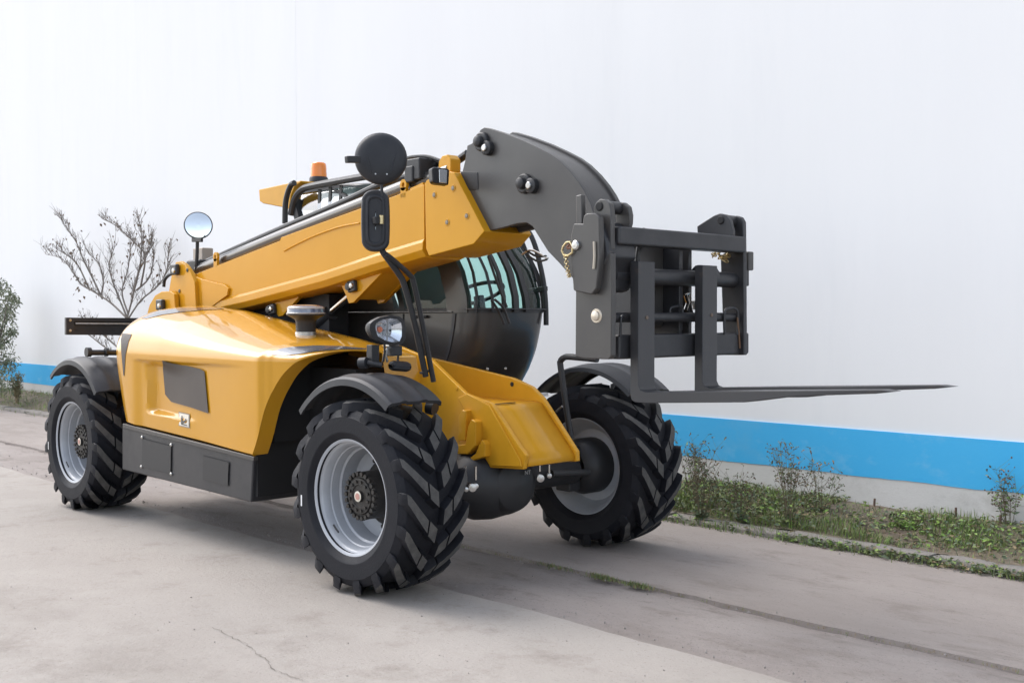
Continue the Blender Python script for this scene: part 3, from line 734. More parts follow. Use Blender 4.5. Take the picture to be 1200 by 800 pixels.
# front cover between the plates
yc0, yc1 = YN + .03, YF - .03
prof = [(-.60, .955), (.19, .955), (.235, .945), (.262, .915), (.455, .715), (.490, .672), (.492, .640), (.470, .632)]
b = MB(); b.grid([[(x, yc0, z) for x, z in prof], [(x, yc1, z) for x, z in prof]]); b.build('front_cover', YEL2, TH, ang=25, solid=-.01)
b = MB(); b.bar((.205, yc0 + .002, .958), (.205, yc0 + .17, .958), .012, .004); b.build('cover_slot', DARK, TH)
# front axle
b = MB(); b.lathe([(-.62, .085), (-.40, .085), (-.34, .10), (-.26, .165), (-.20, .205), (-.10, .215), (.02, .205), (.10, .17), (.17, .11), (.25, .085), (.62, .085)], (0.05, -.06, .50), (0, 1, 0), 36)
b.lathe([(0, .185), (.08, .18), (.15, .15), (.18, .10), (.19, 0)], (.10, -.10, .50), (1, 0, 0), 32)
ax = b.build('front_axle', BLK, TH, bev=.006)
for s in (-1, 1):
    b = MB(); b.lathe([(0, .10), (.03, .15), (.08, .175), (.22, .175), (.23, .10)], (0, s * .62, HUBZ), (0, s, 0), 28); b.box((.0, s * .58, HUBZ), (.12, .10, .28)); b.build('knuckle', BLK, ax, bev=.01)
b = MB(); b.lathe([(-.70, .09), (.70, .09)], (-L_WB, 0, HUBZ), (0, 1, 0), 20); b.lathe([(-.2, .1), (-.1, .2), (.1, .2), (.2, .1)], (-L_WB, 0, HUBZ), (0, 1, 0), 24); b.build('rear_axle', BLK, TH)
for (xa, ya, xb, yb, X, r) in ((545.5, 546, 545.5, 566, .22, .006), (557.5, 546, 557.5, 562, .22, .008), (632.5, 545, 632.5, 552, .28, .007), (643.5, 544, 643.5, 556, .28, .007)):
    MB().tube([P(xa, ya, X=X), P(xb, yb, X=X)], r, 10).build('steering_rod', CHROME, ax)
for x, y, X, r in ((553.5, 571, .24, .022), (546, 573, .22, .013), (633, 560, .28, .022), (643.5, 557, .28, .014), (557.5, 569, .23, .014)):
    c = P(x, y, X=X); MB().lathe([(-.014, .5 * r), (-.012, r), (.012, r), (.014, .5 * r), (.015, 0)], c, (1, -.6, 0), 14).build('ball_joint', STEEL, ax)
for q_ in ([(.18, -.40, .52), (.2, -.58, .50)], [(.18, .25, .52), (.2, .55, .50)]): MB().tube(q_, .022, 12).build('steering_cylinder', BLK, ax)
def text(s, size, loc, rot, m, name, parent, depth=.0015):
    cu = bpy.data.curves.new(name, 'FONT'); cu.body = s; cu.size = size; cu.extrude = depth; cu.align_x = 'CENTER'; cu.align_y = 'CENTER'
    o = bpy.data.objects.new(name, cu); me = bpy.data.meshes.new_from_object(o); bpy.data.objects.remove(o); bpy.data.curves.remove(cu)
    me.materials.append(m); o = bpy.data.objects.new(name, me); col.objects.link(o); place(o, parent, loc); o.rotation_euler = rot; return o
c = P(618, 553.5, X=.297); text('NT', .034, (c.x + .002, c.y, c.z), (pi / 2, 0, pi / 2), mat('casting_mark', (.34, .34, .34), .6), 'casting_mark', ax)
# ---------------------------------------------------------------- cab
XF = [(.92, -.585), (1.012, -.510), (1.099, -.452), (1.225, -.386), (1.366, -.344), (1.473, -.325), (1.562, -.329), (1.73, -.390), (1.846, -.470), (2.05, -.66), (2.18, -.85), (2.28, -1.08), (2.35, -1.36), (2.39, -1.6), (2.40, -1.8)]
XR = [(.92, -1.95), (1.5, -2.05), (1.9, -2.30), (2.25, -2.46), (2.40, -2.46)]
CY0, CY1 = .165, .79
def cab_pt(s, z, off=0.0):
    """s 0..1 right side from rear to front, 1..2 round the front, 2..3 left side to the rear"""
    xf, xr = lerp(z, XF), lerp(z, XR); ym = (CY0 + CY1) / 2; hw = (CY1 - CY0) / 2
    xc = xf - .23; xc = max(xc, xr + .05)
    tuck = .02 * sstep(1.15, .92, z) + .05 * sstep(2.25, 2.40, z)
    if s <= 1: p = Vector((xr + (xc - xr) * s, CY0 + tuck, z)); n = Vector((0, -1, 0))
    elif s >= 2: p = Vector((xc + (xr - xc) * (s - 2), CY1 - tuck, z)); n = Vector((0, 1, 0))
    else:
        t = (s - 1) * pi; e = 2 / 3.1
        c, sn = -cos(t), sin(t)
        y = ym + (hw - tuck) * (abs(c) ** e) * (1 if c > 0 else -1); x = xc + (xf - xc) * (max(sn, 0) ** e)
        p = Vector((x, y, z)); n = Vector((sn, c, 0)).normalized()
    return p + n * off
cab = None
def cab_patch(name, s0, s1, z0, z1, m, off=0, ns=24, nz=8, parent=None, thick=.02, ang=45):
    rows = [[cab_pt(s0 + (s1 - s0) * i / ns, z0 + (z1 - z0) * j / nz, off) for i in range(ns + 1)] for j in range(nz + 1)]
    b = MB().grid(rows)
    if thick:
        r2 = [[cab_pt(s0 + (s1 - s0) * i / ns, z0 + (z1 - z0) * j / nz, off - thick) for i in range(ns + 1)] for j in range(nz + 1)]
        b.grid(r2); bd = lambda R: R[0] + [r[-1] for r in R[1:-1]] + R[-1][::-1] + [r[0] for r in R[1:-1]][::-1]
        b.grid([bd(rows), bd(r2)], closed=True)
    return b.build(name, m, parent, ang=ang)
cab = cab_patch('cab', 0, 3, .92, 1.47, CABM, 0, 90, 12, TH, .025)
def strip(name, s0, s1, z0, z1, off=.006, th=.03, m=BLK, ns=3, nz=14): return cab_patch(name, s0, s1, z0, z1, m, off, ns, nz, cab, th)
# frame: sill, pillars, roof rail
cab_patch('sill', 0, 3, 1.468, 1.50, BLK, .004, 90, 2, cab, .03)
strip('pillar', .93, 1.07, 1.47, 2.20, .010, .05, CABM, 10)
strip('pillar', .60, .64, 1.49, 2.37, .008, .04)
cab_patch('side_panel', .0, .56, 1.49, 1.66, CABM, .004, 10, 3, cab, .03)
strip('pillar', -.0, .05, 1.47, 2.33, .010, .05)
strip('pillar', 1.91, 2.02, 1.47, 2.20, .012, .05, CABM, 8)
strip('pillar', 2.95, 3.0, 1.47, 2.33, .010, .05)
# glazing
for a, c, z0, z1, sm in ((.05, .60, 1.66, 2.375, 8), (.64, .93, 1.50, 2.375, 8), (1.07, 1.91, 1.50, 2.22, 30), (2.02, 2.95, 1.50, 2.375, 8)):
    cab_patch('window', a, c, z0, z1, ROOFG if a == .05 else CABG, -.012, sm, 12, cab, 0)
# guard bars before the windscreen
for px0, px1 in ((549.5, 559.5), (563, 577), (576.5, 589.5), (589.5, 602.5), (600.5, 616)):
    for _ in (0,):
        # find the s that shows at this pixel on the sill and near the top
        def s_at(px, z):
            best = min((abs(((cab_pt(1 + k / 400, z) - CAM).dot(CR) / (cab_pt(1 + k / 400, z) - CAM).dot(CF)) * FPX + 600 - px), k) for k in range(20, 330)); return 1 + best[1] / 400
        sa, sb_ = s_at(px1, 1.50), s_at(px0, 1.80)
        pts = []
        for k in range(15):
            z = 1.475 + (2.16 - 1.475) * k / 14; s_ = sa + (sb_ - sa) * (z - 1.5) / .30; s_ = min(max(s_, 1.1), 1.9); pts.append((s_, z))
        w = .011
        b = MB(); b.grid([[cab_pt(s_ - w, z, .024) for s_, z in pts], [cab_pt(s_ + w, z, .024) for s_, z in pts], [cab_pt(s_ + w, z, -.002) for s_, z in pts], [cab_pt(s_ - w, z, -.002) for s_, z in pts]], closed=False)
        b.grid([[cab_pt(s_ - w, z, -.002) for s_, z in pts], [cab_pt(s_ - w, z, .024) for s_, z in pts]])
        b.build('guard_bar', BLK, cab, ang=40)
for s_ in (1.77, 1.85):
    strip('guard_bar', s_ - .011, s_ + .011, 1.475, 2.16, .024, .026)
# guard frame standing off on the far front corner
for pts_, r in (([(610, 262), (621, 274), (628, 291), (633, 311), (637, 331), (639.5, 356), (640, 381)], .017), ([(604, 266), (613, 284), (621, 306), (628, 330)], .010)):
    b = MB(); c = [P(x, y, Y=.74) for x, y in pts_]; b.tube(spline(c, 5), r, 8); b.build('guard_frame', BLK, cab)
for (xa, ya), (xb, yb) in (((622, 341), (640, 338)), ((612, 262), (596, 268))):
    MB().bar(P(xa, ya, Y=.74), P(xb, yb, Y=.74), .035, .032).build('guard_bracket', BLK, cab, bev=.004)
for l in ([(612, 298), (622, 293), (634, 298), (642, 303)], [(615, 292), (628, 300), (640, 300)], [(618, 299), (630, 306), (641, 304)]):
    MB().tube(spline(PL(l, Y=.10), 5), .0065, 7).build('hydraulic_hose', STEEL if l[0][0] == 612 else HOSE, TH)
# rail along the sill
MB().tube([cab_pt(1.05 + k * .04, 1.492, .030) for k in range(21)], .0035, 6).build('wire', GREY2, cab)
# wiper, lower mark
for l in ([(572, 300), (584, 335), (594, 360)], [(580, 351), (590, 361), (597, 379)], [(576, 352), (584, 364), (591, 380)]):
    MB().tube(spline([P(x, y, X=-.16 + .03 * (i == 0)) for i, (x, y) in enumerate(l)], 4), .008, 6).build('wiper', BLK, cab)
for x, y in ((592, 431.5), (571, 432)):
    MB().lathe([(0, .008), (.01, .007), (.011, 0)], P(x, y, X=-.25), (1, -.4, 0), 10).build('bolt', STEEL, cab)
# door edge, corner trim and seams on the shell
strip('corner_trim', .965, .985, .93, 1.465, .006, .012, GREY2, 2, 12)
strip('door_seam', .62, .628, .93, 1.465, .0035, .006, DARK, 1, 10)
MB().tube([cab_pt(.70 + .02 * k, 1.445, .010) for k in range(6)], .010, 8).build('door_handle', BLK, cab)
MB().tube([cab_pt(.02 + .012 * k, 1.475, .012) for k in range(80)], .0045, 6).build('sill_gasket', GREY, cab)
# roof and rear panel
rows = [[cab_pt(3 * i / 60, z) for i in range(61)] for z in (2.372, 2.385, 2.395, 2.40)]
b = MB(); b.grid(rows); b.add(rows[-1], [list(range(61))]); roof = b.build('roof', GREY2, cab, ang=40)
rp = [P(303, 222, Y=.22), P(338, 214.5, Y=.22), P(352, 211.5, Y=.22), P(352, 214, Y=.22), P(345, 219, Y=.22), P(341, 229, Y=.22), P(338.5, 245.5, Y=.22), P(334, 243.5, Y=.22), P(308, 238.5, Y=.22), P(304, 236, Y=.22)]
MB().prism(rp, (0, .26, 0)).build('rear_canopy', YEL2, cab, bev=.012)
fr = [(341, 252), (344, 238), (348, 229), (354, 222.5), (362, 219), (390, 213.5), (430, 206.5), (470, 200)]
MB().tube(spline(PL(fr, Y=CY0 - .012), 5), .026, 8).build('window_frame', GREY2, cab)
for x0, y0, x1, y1 in ((375, 222, 374, 247), (387.5, 219, 386.5, 242), (400, 217, 399, 236)):
    MB().bar(P(x0, y0, Y=.19), P(x1, y1, Y=.19), .03, .012, (0, 1, 0)).build('rear_guard_bar', BLK, cab)
MB().tube(spline(PL([(345, 214.5), (341, 217), (337, 227), (334.5, 240), (334, 262)], Y=.14), 6), .022, 9).build('cable_conduit', HOSE, cab)
# beacon
c = P(373.5, 209.5, Y=.42)
bc = MB().lathe([(-.03, .072), (.0, .072), (.012, .066), (.014, 0)], c, (0, 0, 1), 24).build('beacon', BLK, cab, bev=0)
MB().lathe([(.012, .062), (.03, .063), (.06, .060), (.075, .061), (.10, .058), (.115, .054), (.122, .045), (.124, 0)], c, (0, 0, 1), 28).build('amber_dome', ORANGE, bc, ang=30)
# inside
b = MB(); b.box((-1.10, .50, 1.30), (.42, .42, .18)); b.box((-1.27, .50, 1.62), (.13, .42, .56), Matrix.Rotation(-.12, 3, 'Y')); b.build('seat', BLK, cab, bev=.03)
b = MB(); b.tube([(-.62, .50, 1.05), (-.74, .50, 1.58)], .035, 10)
ring = [Vector((-.75 + .17 * cos(2 * pi * k / 28) * .92, .50 + .18 * sin(2 * pi * k / 28), 1.60 + .07 * cos(2 * pi * k / 28))) for k in range(29)]
b.tube(ring, .013, 8, False); b.build('steering_wheel', BLK, cab)
b = MB(); b.box((-.60, .50, 1.38), (.16, .50, .20)); b.box((-.50, .28, 1.50), (.05, .06, .10)); b.build('dashboard', BLK, cab, bev=.03)
MB().prism([cab_pt(3 * i / 40, 1.0, -.03) for i in range(41)], (0, 0, .03)).build('floor', DARK, cab, smooth=False)

# ---------------------------------------------------------------- boom
BY0, BY1 = -.25, .09
top = PL([(222, 323.5), (233, 319.5), (328, 282), (329.5, 278), (423, 244), (456, 232), (497, 216)], Y=BY0)
bot = PL([(196, 372), (250, 370), (289, 361.5), (340, 348.5), (381, 338), (440, 319), (500, 302)], Y=BY0)
tt, bb_ = [(p.x, p.z) for p in top], [(p.x, p.z) for p in bot]
tt.sort(); bb_.sort()
x0, x1 = tt[0][0], tt[-1][0]
xs = sorted(set([x0 + (x1 - x0) * i / 40 for i in range(41)] + [a for a, _ in tt if x0 <= a <= x1]))
rows = []
for x in xs:
    zt, zb = lerp(x, tt), lerp(x, bb_)
    lip = .075
    rows.append([(x, y, z) for y, z in ((BY0, zt), (BY0, zb + .115), (BY0 - .012, zb + .095), (BY0 - .014, zb + .050), (BY0 + .012, zb + .012), (BY0 + .06, zb), (BY1 - .06, zb), (BY1 - .01, zb + .02), (BY1, zb + .09), (BY1, zt))])
b = MB(); b.grid(rows, closed=True); b.add(rows[0], [list(range(10))]); b.add(rows[-1], [list(range(10))[::-1]])
boom = b.build('boom', YEL, TH, ang=25, bev=.004)
# front collar
colr = PL([(497.5, 215), (500, 211), (512, 206.5), (527, 201), (532, 202), (567.5, 271), (555, 286), (502.5, 300), (499, 291)], Y=BY0 - .016)
collar = MB().prism(colr, (0, .37, 0)).build('collar', YEL, boom, bev=.005)
for x, y in ((509, 228.5), (531, 220.5), (524, 260.5), (547, 253)):
    c = P(x, y, Y=BY0 - .017); MB().lathe([(0, .021), (.003, .019), (.003, .015)], c, (0, -1, 0), 14).build('bolt_seat', YEL2, collar); MB().lathe([(.0, .014), (.005, .013), (.006, 0)], c, (0, -1, 0), 6).build('bolt', mat('dull_bolt', (.22, .19, .15), .45, .6), collar)
# side stiffener at the root, with its pocket
st = PL([(222, 319), (229, 324), (238, 327.5), (262, 333), (267.5, 338), (266, 346), (249, 358.5), (240, 364), (232, 364), (222, 355), (218, 343), (217, 330)], Y=BY0 - .02)
MB().prism(st, (0, .02, 0)).build('root_plate', YEL, boom, bev=.004)
pk = PL([(217.5, 343.5), (233.5, 338.5), (236.5, 343), (236.5, 356.5), (223, 355.5), (219, 351)], Y=BY0 - .0215)
MB().add([p for p in pk] + [sum(pk, Vector()) / 6 + (p - sum(pk, Vector()) / 6) * .80 + Vector((0, .014, 0)) for p in pk], [[i, (i + 1) % 6, 6 + (i + 1) % 6, 6 + i] for i in range(6)] + [[6, 7, 8, 9, 10, 11]]).build('pocket', mat('pocket_shade_yellow', (.55, .26, .028), .5), boom, ang=20)  # darker copy of the boom yellow: recess shade put into the colour
# long pressed line on the side
MB().tube(spline(PL([(333, 294), (350, 285), (372, 275), (398, 266), (421, 261.5)], Y=BY0 - .002), 5), .006, 6).build('pressed_seam', YEL, boom)
for x, y in ((253.5, 301), (473.8, 217)):
    c = P(x, y, Y=BY0 + .01); ring = []
    b = MB(); outer = [(c.x + .032 * cos(a), c.y - .01, c.z + .035 * sin(a)) for a in [2 * pi * k / 20 for k in range(20)]]; inn = [(c.x + .014 * cos(a), c.y - .01, c.z + .016 * sin(a)) for a in [2 * pi * k / 20 for k in range(20)]]
    o2 = [(x_, y_ + .02, z_) for x_, y_, z_ in outer]; i2 = [(x_, y_ + .02, z_) for x_, y_, z_ in inn]
    b.grid([outer, inn, i2, o2, outer], closed=True); b.box((c.x, c.y, c.z - .045), (.05, .02, .06)); b.build('lifting_eye', YEL, boom)
# tubes and hoses on top
MB().tube(PL([(234, 317), (330, 277.5), (480, 218), (530, 200)], Y=-.16), .050, 14).build('extension_cylinder', mat('dark_steel_tube', (.16, .15, .14), .22, .7), boom)
MB().tube(spline(PL([(238, 309), (262, 298), (320, 272), (400, 238), (455, 213), (520, 196), (548, 180)], Y=-.08), 6), .024, 10).build('hydraulic_hose', HOSE, boom)
MB().tube(spline(PL([(232, 314), (262, 304), (300, 283), (380, 249), (440, 224)], Y=-.02), 6), .020, 10).build('hydraulic_hose', HOSE, boom)
MB().box(P(238, 298, Y=.0), (.16, .1, .10)).build('valve_block', mat('beige_block', (.42, .36, .30), .6), boom, bev=.01)
MB().box(P(236, 312, Y=-.10), (.22, .16, .10)).build('hose_clamp', BLK, boom, bev=.02)
MB().bar(P(483, 224, Y=BY0 + .02), P(498, 217, Y=BY0 + .02), .03, .03).build('stop_block', YEL2, boom)
# hose bundle and valve behind the mirror
hb2 = MB()
for i in range(7):
    y0 = 184 + i * 2.2; l = [(470 + i, y0 + 4), (482, y0 - 1 + jit(2)), (500, y0 + jit(2)), (516, y0 + 4), (532 - i, 192 + i)]
    MB().tube(spline(PL(l, Y=-.16 + .03 * i), 5), .010, 7).build('hydraulic_hose', HOSE, boom)
vb = MB(); vb.box(P(496, 200, Y=-.15), (.15, .18, .13)); vb.box(P(486, 205, Y=-.2), (.08, .1, .10)); vb.cyl(P(482, 196, Y=-.2), P(488, 204, Y=-.2), .04, 12); vb.build('valve', BLK, boom, bev=.01)
MB().tube([P(476, 203, Y=-.22), P(478, 216, Y=-.22), P(479, 222, Y=-.22)], .012, 8).build('hose_fitting', STEEL, boom)
MB().box((-2.55, -.02, 1.42), (1.9, .16, .36)).build('boom_cradle', DARK, TH)
# rear pivot tower
def rear_plate(q, y0, th, name, bev=.006): return MB().prism(PL(q, Y=y0), (0, th, 0)).build(name, YEL, TH, bev=bev)
pv = rear_plate([(199, 368), (197, 345), (199.5, 330), (202.5, 313), (206, 307), (211, 306), (217, 310), (223, 318.5), (228, 330), (230, 368)], -.30, .035, 'pivot_plate')
rear_plate([(207, 318), (214.5, 308.5), (220, 307), (226, 311.5), (233, 318), (238, 340), (238, 360), (207, 360)], .06, .035, 'pivot_plate')
rear_plate([(171, 372), (175, 357), (181.5, 346), (189, 341.5), (200, 341), (204, 345), (206, 372)], -.345, .04, 'hinge_plate')
for x, y, Y, w in ((207.3, 316, -.305, .085), (190.5, 357, -.348, .085)):
    c = P(x, y, Y=Y); p_ = MB().box(c + Vector((0, -.018, 0)), (w * 1.25, .036, w)).build('pin_lock', GREY2, pv, bev=.012)
    MB().lathe([(0, .020), (.012, .018), (.014, 0)], c + Vector((.025, -.036, -.008)), (0, -1, 0), 14).build('bolt', STEEL, pv)
for x, y, Y in ((219.5, 316.5, -.302), (210.3, 341, -.302)):
    MB().lathe([(0, .016), (.004, .013), (.004, 0)], P(x, y, Y=Y), (0, -1, 0), 12).build('bolt_hole', GREY2, pv)
MB().tube(spline(PL([(192, 336), (193, 328), (197, 323), (201, 321)], Y=-.1), 5), .014, 8).build('hydraulic_hose', HOSE, TH)
# lift cylinder and its brackets
def bracket(q, ys, th, name='cylinder_bracket'):
    b = None
    for y in ys: b = MB().prism(PL(q, Y=y), (0, th, 0)).build(name, YEL, boom, bev=.004)
    return b
q1 = PL([(398, 327), (400, 335), (406, 348), (408.5, 355.5), (414, 354.5), (458, 309), (440, 312)], Y=-.19)
for dy in (0, .235): MB().prism([p + Vector((0, dy, 0)) for p in q1], (0, .03, 0)).build('cylinder_bracket', YEL, boom, bev=.004)
MB().prism([q1[4] + Vector((.02, .03, .02)), q1[5] + Vector((.0, .03, 0)), q1[5] + Vector((-.03, .03, 0)), q1[4] + Vector((-.01, .03, .03))], (0, .2, 0)).build('bracket_web', YEL2, boom)
q2 = PL([(312, 348), (318, 357), (326, 371), (331, 370), (354, 344), (340, 344)], Y=-.19)
for dy in (0, .235): MB().prism([p + Vector((0, dy, 0)) for p in q2], (0, .03, 0)).build('cylinder_bracket', YEL, boom, bev=.004)
for x, y, w in ((414.5, 335.5, .075), (320.5, 362.5, .075)):
    c = P(x, y, Y=-.195); p_ = MB().box(c + Vector((0, -.012, 0)), (w * 1.1, .03, w), Matrix.Rotation(-.16, 3, 'Y')).build('pin_lock', GREY2, boom, bev=.010)
    MB().lathe([(0, .018), (.012, .016), (.014, 0)], c + Vector((.018, -.028, .004)), (0, -1, 0), 14).build('bolt', STEEL, boom)
    MB().lathe([(0, .026), (.012, .024), (.014, 0)], c + Vector((-.022, -.026, -.002)), (0, -1, 0), 14).build('pin_end', BLK, boom)
a_, c_ = P(411, 346, Y=-.07), P(386, 368, Y=-.07)
MB().tube([a_, c_], .030, 14).build('cylinder_rod', CHROME, TH)
MB().tube([c_ + (a_ - c_) * .1, c_ + (c_ - a_) * 2.4], .055, 16).build('lift_cylinder', BLK, TH)

# ---------------------------------------------------------------- boom head (gooseneck)
NY0, NY1 = -.215, .035
neck = PL([(541, 204), (544.5, 190), (546.5, 178), (547.5, 170.5), (553, 168), (557, 163), (563, 152), (567, 149.5), (572, 150), (590, 155.5), (612, 164), (630, 172.5), (645, 180.5), (656, 188.5), (668, 200.5), (678, 213), (685, 224), (692, 238), (699, 260), (701, 300), (696, 342), (690, 345), (672, 340), (671, 326), (655, 308), (642, 294.5), (630, 275.5), (624, 265.5), (617, 261), (606, 262), (590, 266.5), (567.5, 271.5)], Y=NY0)
b = MB(); b.prism(neck, (0, .03, 0)); b.prism([p + Vector((0, NY1 - NY0 - .03, 0)) for p in neck], (0, .03, 0))
ins = [neck[i] for i in range(9, 19)]
def inset(l, d):
    out = []
    for i, p in enumerate(l):
        t = (l[min(i + 1, len(l) - 1)] - l[max(i - 1, 0)]); n = Vector((t.z, 0, -t.x)).normalized(); n = n if n.z < 0 else -n; out.append(p + n * d)
    return out
wrap = [neck[5] + Vector((0.06, 0, -.10))] + inset(neck[8:20], .014)
b.grid([[p + Vector((0, .03, 0)) for p in wrap], [p + Vector((0, NY1 - NY0 - .03, 0)) for p in wrap]])
low = inset(neck[24:32], -.03)
b.grid([[p + Vector((0, .03, 0)) for p in low], [p + Vector((0, NY1 - NY0 - .03, 0)) for p in low]])
head = b.build('boom_head', GREY, TH, bev=.004)
MB().prism([neck[0] + Vector((.02, .04, -.03)), neck[3] + Vector((.03, .04, -.02)), neck[3] + Vector((.3, .04, -.1)), neck[31] + Vector((.2, .04, .1)), neck[31] + Vector((0, .04, .02))], (0, .18, 0)).build('inner_boom', GREY2, head)
for (xa, ya), (xb, yb) in (((566, 166.5), (573.5, 174)), ((616, 215.5), (625.5, 218))):
    c = P(xa, ya, Y=NY0); q = MB().lathe([(0, .055), (.02, .053), (.026, .045), (.026, .032), (.05, .030), (.056, .022), (.057, 0)], c, (0, -1, 0), 22).build('pivot_pin', BLK, head)
    c2 = P(xb, yb, Y=NY0); MB().lathe([(0, .042), (.03, .040), (.034, .034), (.034, 0)], c2, (0, -1, 0), 20).build('pin_flange', BLK, head)
    MB().lathe([(.034, .020), (.044, .019), (.047, .015), (.047, 0)], c2, (0, -1, 0), 16).build('bolt', STEEL, head)
MB().prism(PL([(539, 201), (559.5, 202), (560, 222), (549, 223)], Y=NY0 - .004), (0, .006, 0)).build('rubber_pad', BLK, head, bev=.002)
# ---------------------------------------------------------------- fork carriage
XC = 1.36
fork_frame = MB()
fork_frame.prism(PL([(674.5, 338), (674, 417.5), (684, 420), (713, 421), (716, 417), (716.5, 345), (716, 297), (703, 290)], Y=-.605), (0, .035, 0))
cg = fork_frame.build('carriage_plate', GREY, TH, bev=.005)
def cpart(q, Y, th, name, m=GREY, bev=.006): return MB().prism(PL(q, Y=Y), (0, th, 0)).build(name, m, cg, bev=bev)
cpart([(669, 275), (672, 262), (682.5, 262), (683.5, 253), (687, 250), (697, 249.5), (702, 254), (703, 300), (698.5, 338), (693, 345), (673, 341), (670.5, 325), (668.5, 300)], -.645, .035, 'hook_plate')
cpart([(696, 258), (703, 260), (711, 284), (713, 300), (707, 312), (705, 340), (695, 343), (696, 300)], -.610, .20, 'hook_block', GREY2, .012)
cpart([(674.5, 229), (681.5, 227.5), (682, 262), (675, 268)], -.625, .03, 'stop_plate', GREY)
cpart([(696, 292), (695.5, 243), (698, 237), (703, 233), (709, 233.5), (714, 238), (716, 246), (716.5, 292)], -.585, .03, 'ear', GREY)
cpart([(722, 268), (720.5, 244), (724, 238), (730, 237), (736, 242), (738, 252), (737.5, 262), (732.5, 279), (729, 270)], -.455, .03, 'ear', GREY)
cpart([(816.5, 265), (836, 252.5), (843, 250), (850, 251.5), (855, 258), (858, 270), (858, 290), (838, 290), (817, 274)], .345, .03, 'ear', GREY2)
cpart([(856, 262), (857, 255), (862, 252.5), (868, 254.5), (871, 260), (871.5, 300), (872, 416), (848, 416), (844, 300), (856, 290)], .445, .03, 'carriage_side', GREY2)
for (xa, ya, Ya), (xb, yb, Yb) in (((703.5, 242, -.58), (0, 0, -.43)), ((845.5, 258, .35), (0, 0, .47))):
    p = P(xa, ya, Y=Ya); MB().cyl(p, Vector((p.x, Yb, p.z)), .030, 16).build('ear_pin', GREY2, cg)
    MB().lathe([(0, .022), (.004, .018), (.004, 0)], p + Vector((0, -.008, 0)), (0, -1, 0), 14).build('pin_hole', DARK, cg)
def cross(a, b_, X, name, w=None, h=None, r=None, m=GREY2):
    pa, pb = P(*a, X=X), P(*b_, X=X); pb.z = pa.z = (pa.z + pb.z) / 2
    bb = MB()
    if r: bb.cyl(pa, pb, r, 20)
    else: bb.bar(pa, pb, w, h)
    return bb.build(name, m, cg, bev=0 if r else .012)
cross((718, 275), (867, 288), XC, 'top_tube', .085, .085)
cross((716, 322), (868, 329), XC - .04, 'cross_pipe', r=.040)
cross((716, 369), (868, 374), XC - .02, 'cross_pipe', r=.024)
cross((716, 404), (869, 404), XC - .04, 'lower_beam', .10, .115)
for Y, xa, xb in ((-.30, 1.06, 1.26), (.0, 1.10, 1.32), (.10, 1.16, 1.30)):
    MB().prism([(xa, Y, 1.27), (xb, Y, 1.27), (xb, Y, 1.83), (xa + .03, Y, 1.83)], (0, .028, 0)).build('carriage_web', GREY2, cg, bev=.004)
MB().box((1.10, -.10, 1.62), (.24, .22, .46)).build('hitch_block', GREY, cg, bev=.02)
MB().tube([(.86, -.08, 1.98), (1.20, -.08, 1.42)], .045, 14).build('tilt_cylinder', BLK, cg)
for q in ([(755, 268), (748, 290), (746, 306)], [(752, 290), (747, 300), (750, 312)]): MB().tube(spline(PL(q, X=1.30), 4), .010, 7).build('hydraulic_hose', HOSE, cg)
# quick coupling clutter on the cross pipe
for q, r, m in (([(803, 345), (806, 355), (803, 364)], .010, CHROME), ([(808, 344), (809, 358), (811, 368)], .008, CHROME), ([(813, 352), (815, 362)], .012, STEEL), ([(802, 346), (808, 343)], .007, CHROME)):
    MB().tube(PL(q, X=1.30), r, 8).build('coupling', m, cg)
def ring(q, X, r, m=GREY2, name='locking_loop'): MB().tube(spline(PL(q, X=X), 5), r, 7).build(name, m, cg)
ring([(786, 372), (786, 361), (799, 359), (800, 366)], 1.34, .006); ring([(849, 392), (849, 366), (855, 361), (862, 362), (865, 370), (864, 392)], 1.37, .007)
ring([(864, 372), (866, 392), (867, 408)], 1.375, .005, mat('rusty_wire', (.16, .09, .05), .7))
ring([(727, 394), (728, 372), (733, 370)], 1.37, .006)
# chains
def chain(pts, X=None, Y=None, r=.004, n=9):
    l = [P(x, y, X=X) if X else P(x, y, Y=Y) for x, y in pts]; sp = spline(l, 4); b = MB()
    for i in range(0, len(sp) - 1):
        c = sp[i]; t = (sp[i + 1] - sp[i]); L = t.length * .75; t.normalize(); s = t.orthogonal().normalized() if i % 2 else t.cross(t.orthogonal()).normalized()
        loop = [c + t * (L * .8 * cos(a)) + s * (r * 1.6 * sin(a)) for a in [2 * pi * k / 8 for k in range(9)]]; b.tube(loop, r * .45, 4, False)
    return b
rp_ = MB().tube(PL([(664, 284), (660, 289), (658.5, 294), (661, 299), (666, 299.5), (670.5, 296), (671, 289), (668, 283.5), (664, 284)], Y=-.655), .0055, 7); lp = rp_.build('lynch_ring', BRASS, cg)
MB().tube(PL([(664, 290), (667, 286.5), (670, 290), (665, 291)], Y=-.653), .006, 7).build('pin_clip', mat('rusty_clip', (.22, .10, .06), .7), cg)
chain([(663, 300), (664, 310), (666, 320), (667.5, 325)], Y=-.652, r=.006).build('chain', BRASS, cg)
chain([(836, 300), (840, 294), (846, 303), (853, 298), (850, 308)], X=1.30, r=.009).build('chain', BRASS, cg)
MB().lathe([(0, .024), (.012, .023), (.018, .017), (.019, 0)], P(676, 287.5, Y=-.645), (0, -1, 0), 16).build('bolt', STEEL, cg)
q = MB().lathe([(0, .034), (.004, .031), (.004, .024), (.012, .022), (.015, .016), (.016, 0)], P(699, 370, Y=-.605), (0, -1, 0), 20); q.build('bolt', mat('cream_zinc', (.62, .55, .45), .4, .6), cg)
MB().box(P(874, 306, X=1.33), (.07, .05, .10)).build('latch_block', GREY, cg, bev=.008); MB().box(P(871, 322, X=1.33), (.05, .04, .12)).build('latch_arm', GREY2, cg, bev=.006)
